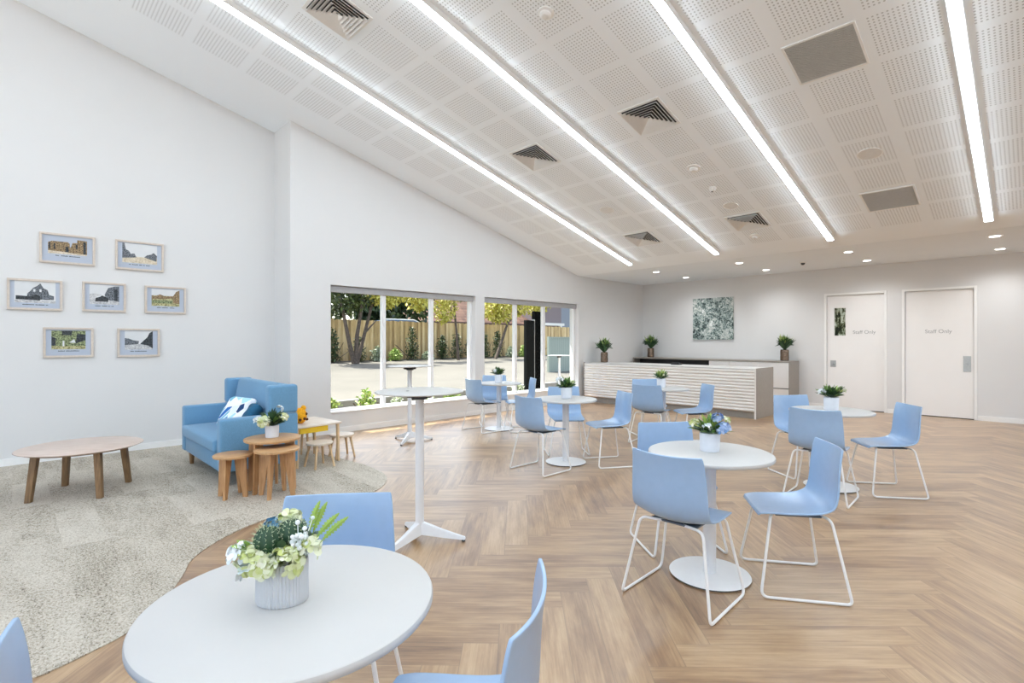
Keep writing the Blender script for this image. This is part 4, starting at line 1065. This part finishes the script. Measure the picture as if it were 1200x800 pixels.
t = thing('car', 'blue car roof just showing above the paling fence', 'car', (13.2, 21.6, .44))
bm = bmesh.new(); prism(bm, [(-2.2, .3), (2.2, .3), (2.25, .9), (1.7, 1.05), (1.15, 1.78), (.6, 1.93), (-.7, 1.95), (-1.4, 1.75), (-2.0, 1.15), (-2.3, 1.0)], -.8, .8, 'xz')
bmesh.ops.bevel(bm, geom=bm.edges[:], offset=.06, segments=3, affect='EDGES'); obj('body', bm, 'carport', t, True)
obj('roof_rail', tube(bmesh.new(), fillet([(-1.3, -.6, 1.80), (-1.0, -.6, 1.97), (.7, -.6, 1.97), (1.1, -.6, 1.80)], .1), .03), 'rail', t)
for x in (-1.4, 1.4):
    for y in (-.82, .82):
        bm = bmesh.new(); lathe(bm, [(0, -.1), (.28, -.1), (.33, -.06), (.33, .06), (.28, .1), (0, .1)], 28, mtx=Matrix.Translation((x, y, .33)) @ Matrix.Rotation(PI/2, 4, 'X')); obj('wheel', bm, 'black', t, True)

t = thing('panel_screen', 'tall black panelled screen standing outside the right-hand window', 'screen', (10.2, 9.6, -.03))
obj('panel', nb(-.02, .37, -.06, .06, 0, 2.25, .006), 'pylon', t); obj('side_panel', nb(-.34, -.0295, -.05, .05, 0, 2.0, .004), 'pylon_side', t); obj('joint_strip', nb(-.029, -.021, -.062, .062, 0, 2.02), 'grille', t)
t = thing('steel_fence', 'grey-green steel panel fence at the right end of the far window', 'fence', (16.2, 12.6, .1))
obj('sheet', nb(-2.0, 2.6, 0, .03, .0, 1.40), 'panel_fence', t); obj('top_rail', nb(-2.0, 2.6, -.02, .05, 1.40, 1.46), 'panel_fence', t)
for x in (-2.0, .3, 2.6): obj('post', nb(x-.03, x+.03, -.03, .06, 0, 1.47), 'panel_fence', t)

# ------------------------------------------------------------------ light
w = bpy.data.worlds.new('sky'); bpy.context.scene.world = w; w.use_nodes = True; nt = w.node_tree; nt.nodes.clear()
sky = nt.nodes.new('ShaderNodeTexSky'); sky.sky_type = 'NISHITA'; sky.sun_disc = False; sky.sun_elevation = R(55); sky.sun_rotation = R(20); sky.air_density = 1.0; sky.dust_density = 2.0
bg = nt.nodes.new('ShaderNodeBackground'); bg.inputs[1].default_value = .55
ou = nt.nodes.new('ShaderNodeOutputWorld'); hs = nt.nodes.new('ShaderNodeHueSaturation'); hs.inputs['Saturation'].default_value = .7; nt.links.new(sky.outputs[0], hs.inputs['Color']); nt.links.new(hs.outputs[0], bg.inputs[0]); nt.links.new(bg.outputs[0], ou.inputs[0])
l = bpy.data.lights.new('sun', 'SUN'); l.energy = 13.0; l.angle = R(.6); l.color = (1, .96, .89)
o = bpy.data.objects.new('sun', l); C.objects.link(o); o.rotation_euler = Vector((.2, -.45, -1)).to_track_quat('-Z', 'Y').to_euler()

# ------------------------------------------------------------------ camera
cam = bpy.data.cameras.new('camera'); cam.lens = 18.0; cam.sensor_width = 36; cam.sensor_fit = 'HORIZONTAL'; cam.clip_end = 300
cam.shift_y = -1/1200
co = bpy.data.objects.new('camera', cam); C.objects.link(co); co.location = (0, 0, 1.42)
co.rotation_euler = (R(90), 0, R(45.7-90+0)) if False else (R(90), 0, R(-(90-(90-45.7))) + R(0))
A = R(45.7); fwd = Vector((math.cos(A), math.sin(A), 0))
co.rotation_euler = fwd.to_track_quat('-Z', 'Y').to_euler()
S = bpy.context.scene; S.camera = co
S.view_settings.view_transform = 'Standard'; S.view_settings.look = 'None'; S.view_settings.gamma = 1; S.view_settings.use_curve_mapping = False
S.view_settings.exposure = -0.08
S.cycles.max_bounces = 16; S.cycles.diffuse_bounces = 12; S.cycles.glossy_bounces = 4; S.cycles.transparent_max_bounces = 12; S.cycles.caustics_reflective = False; S.cycles.caustics_refractive = False
S.cycles.use_denoising = True; S.cycles.sample_clamp_indirect = 6
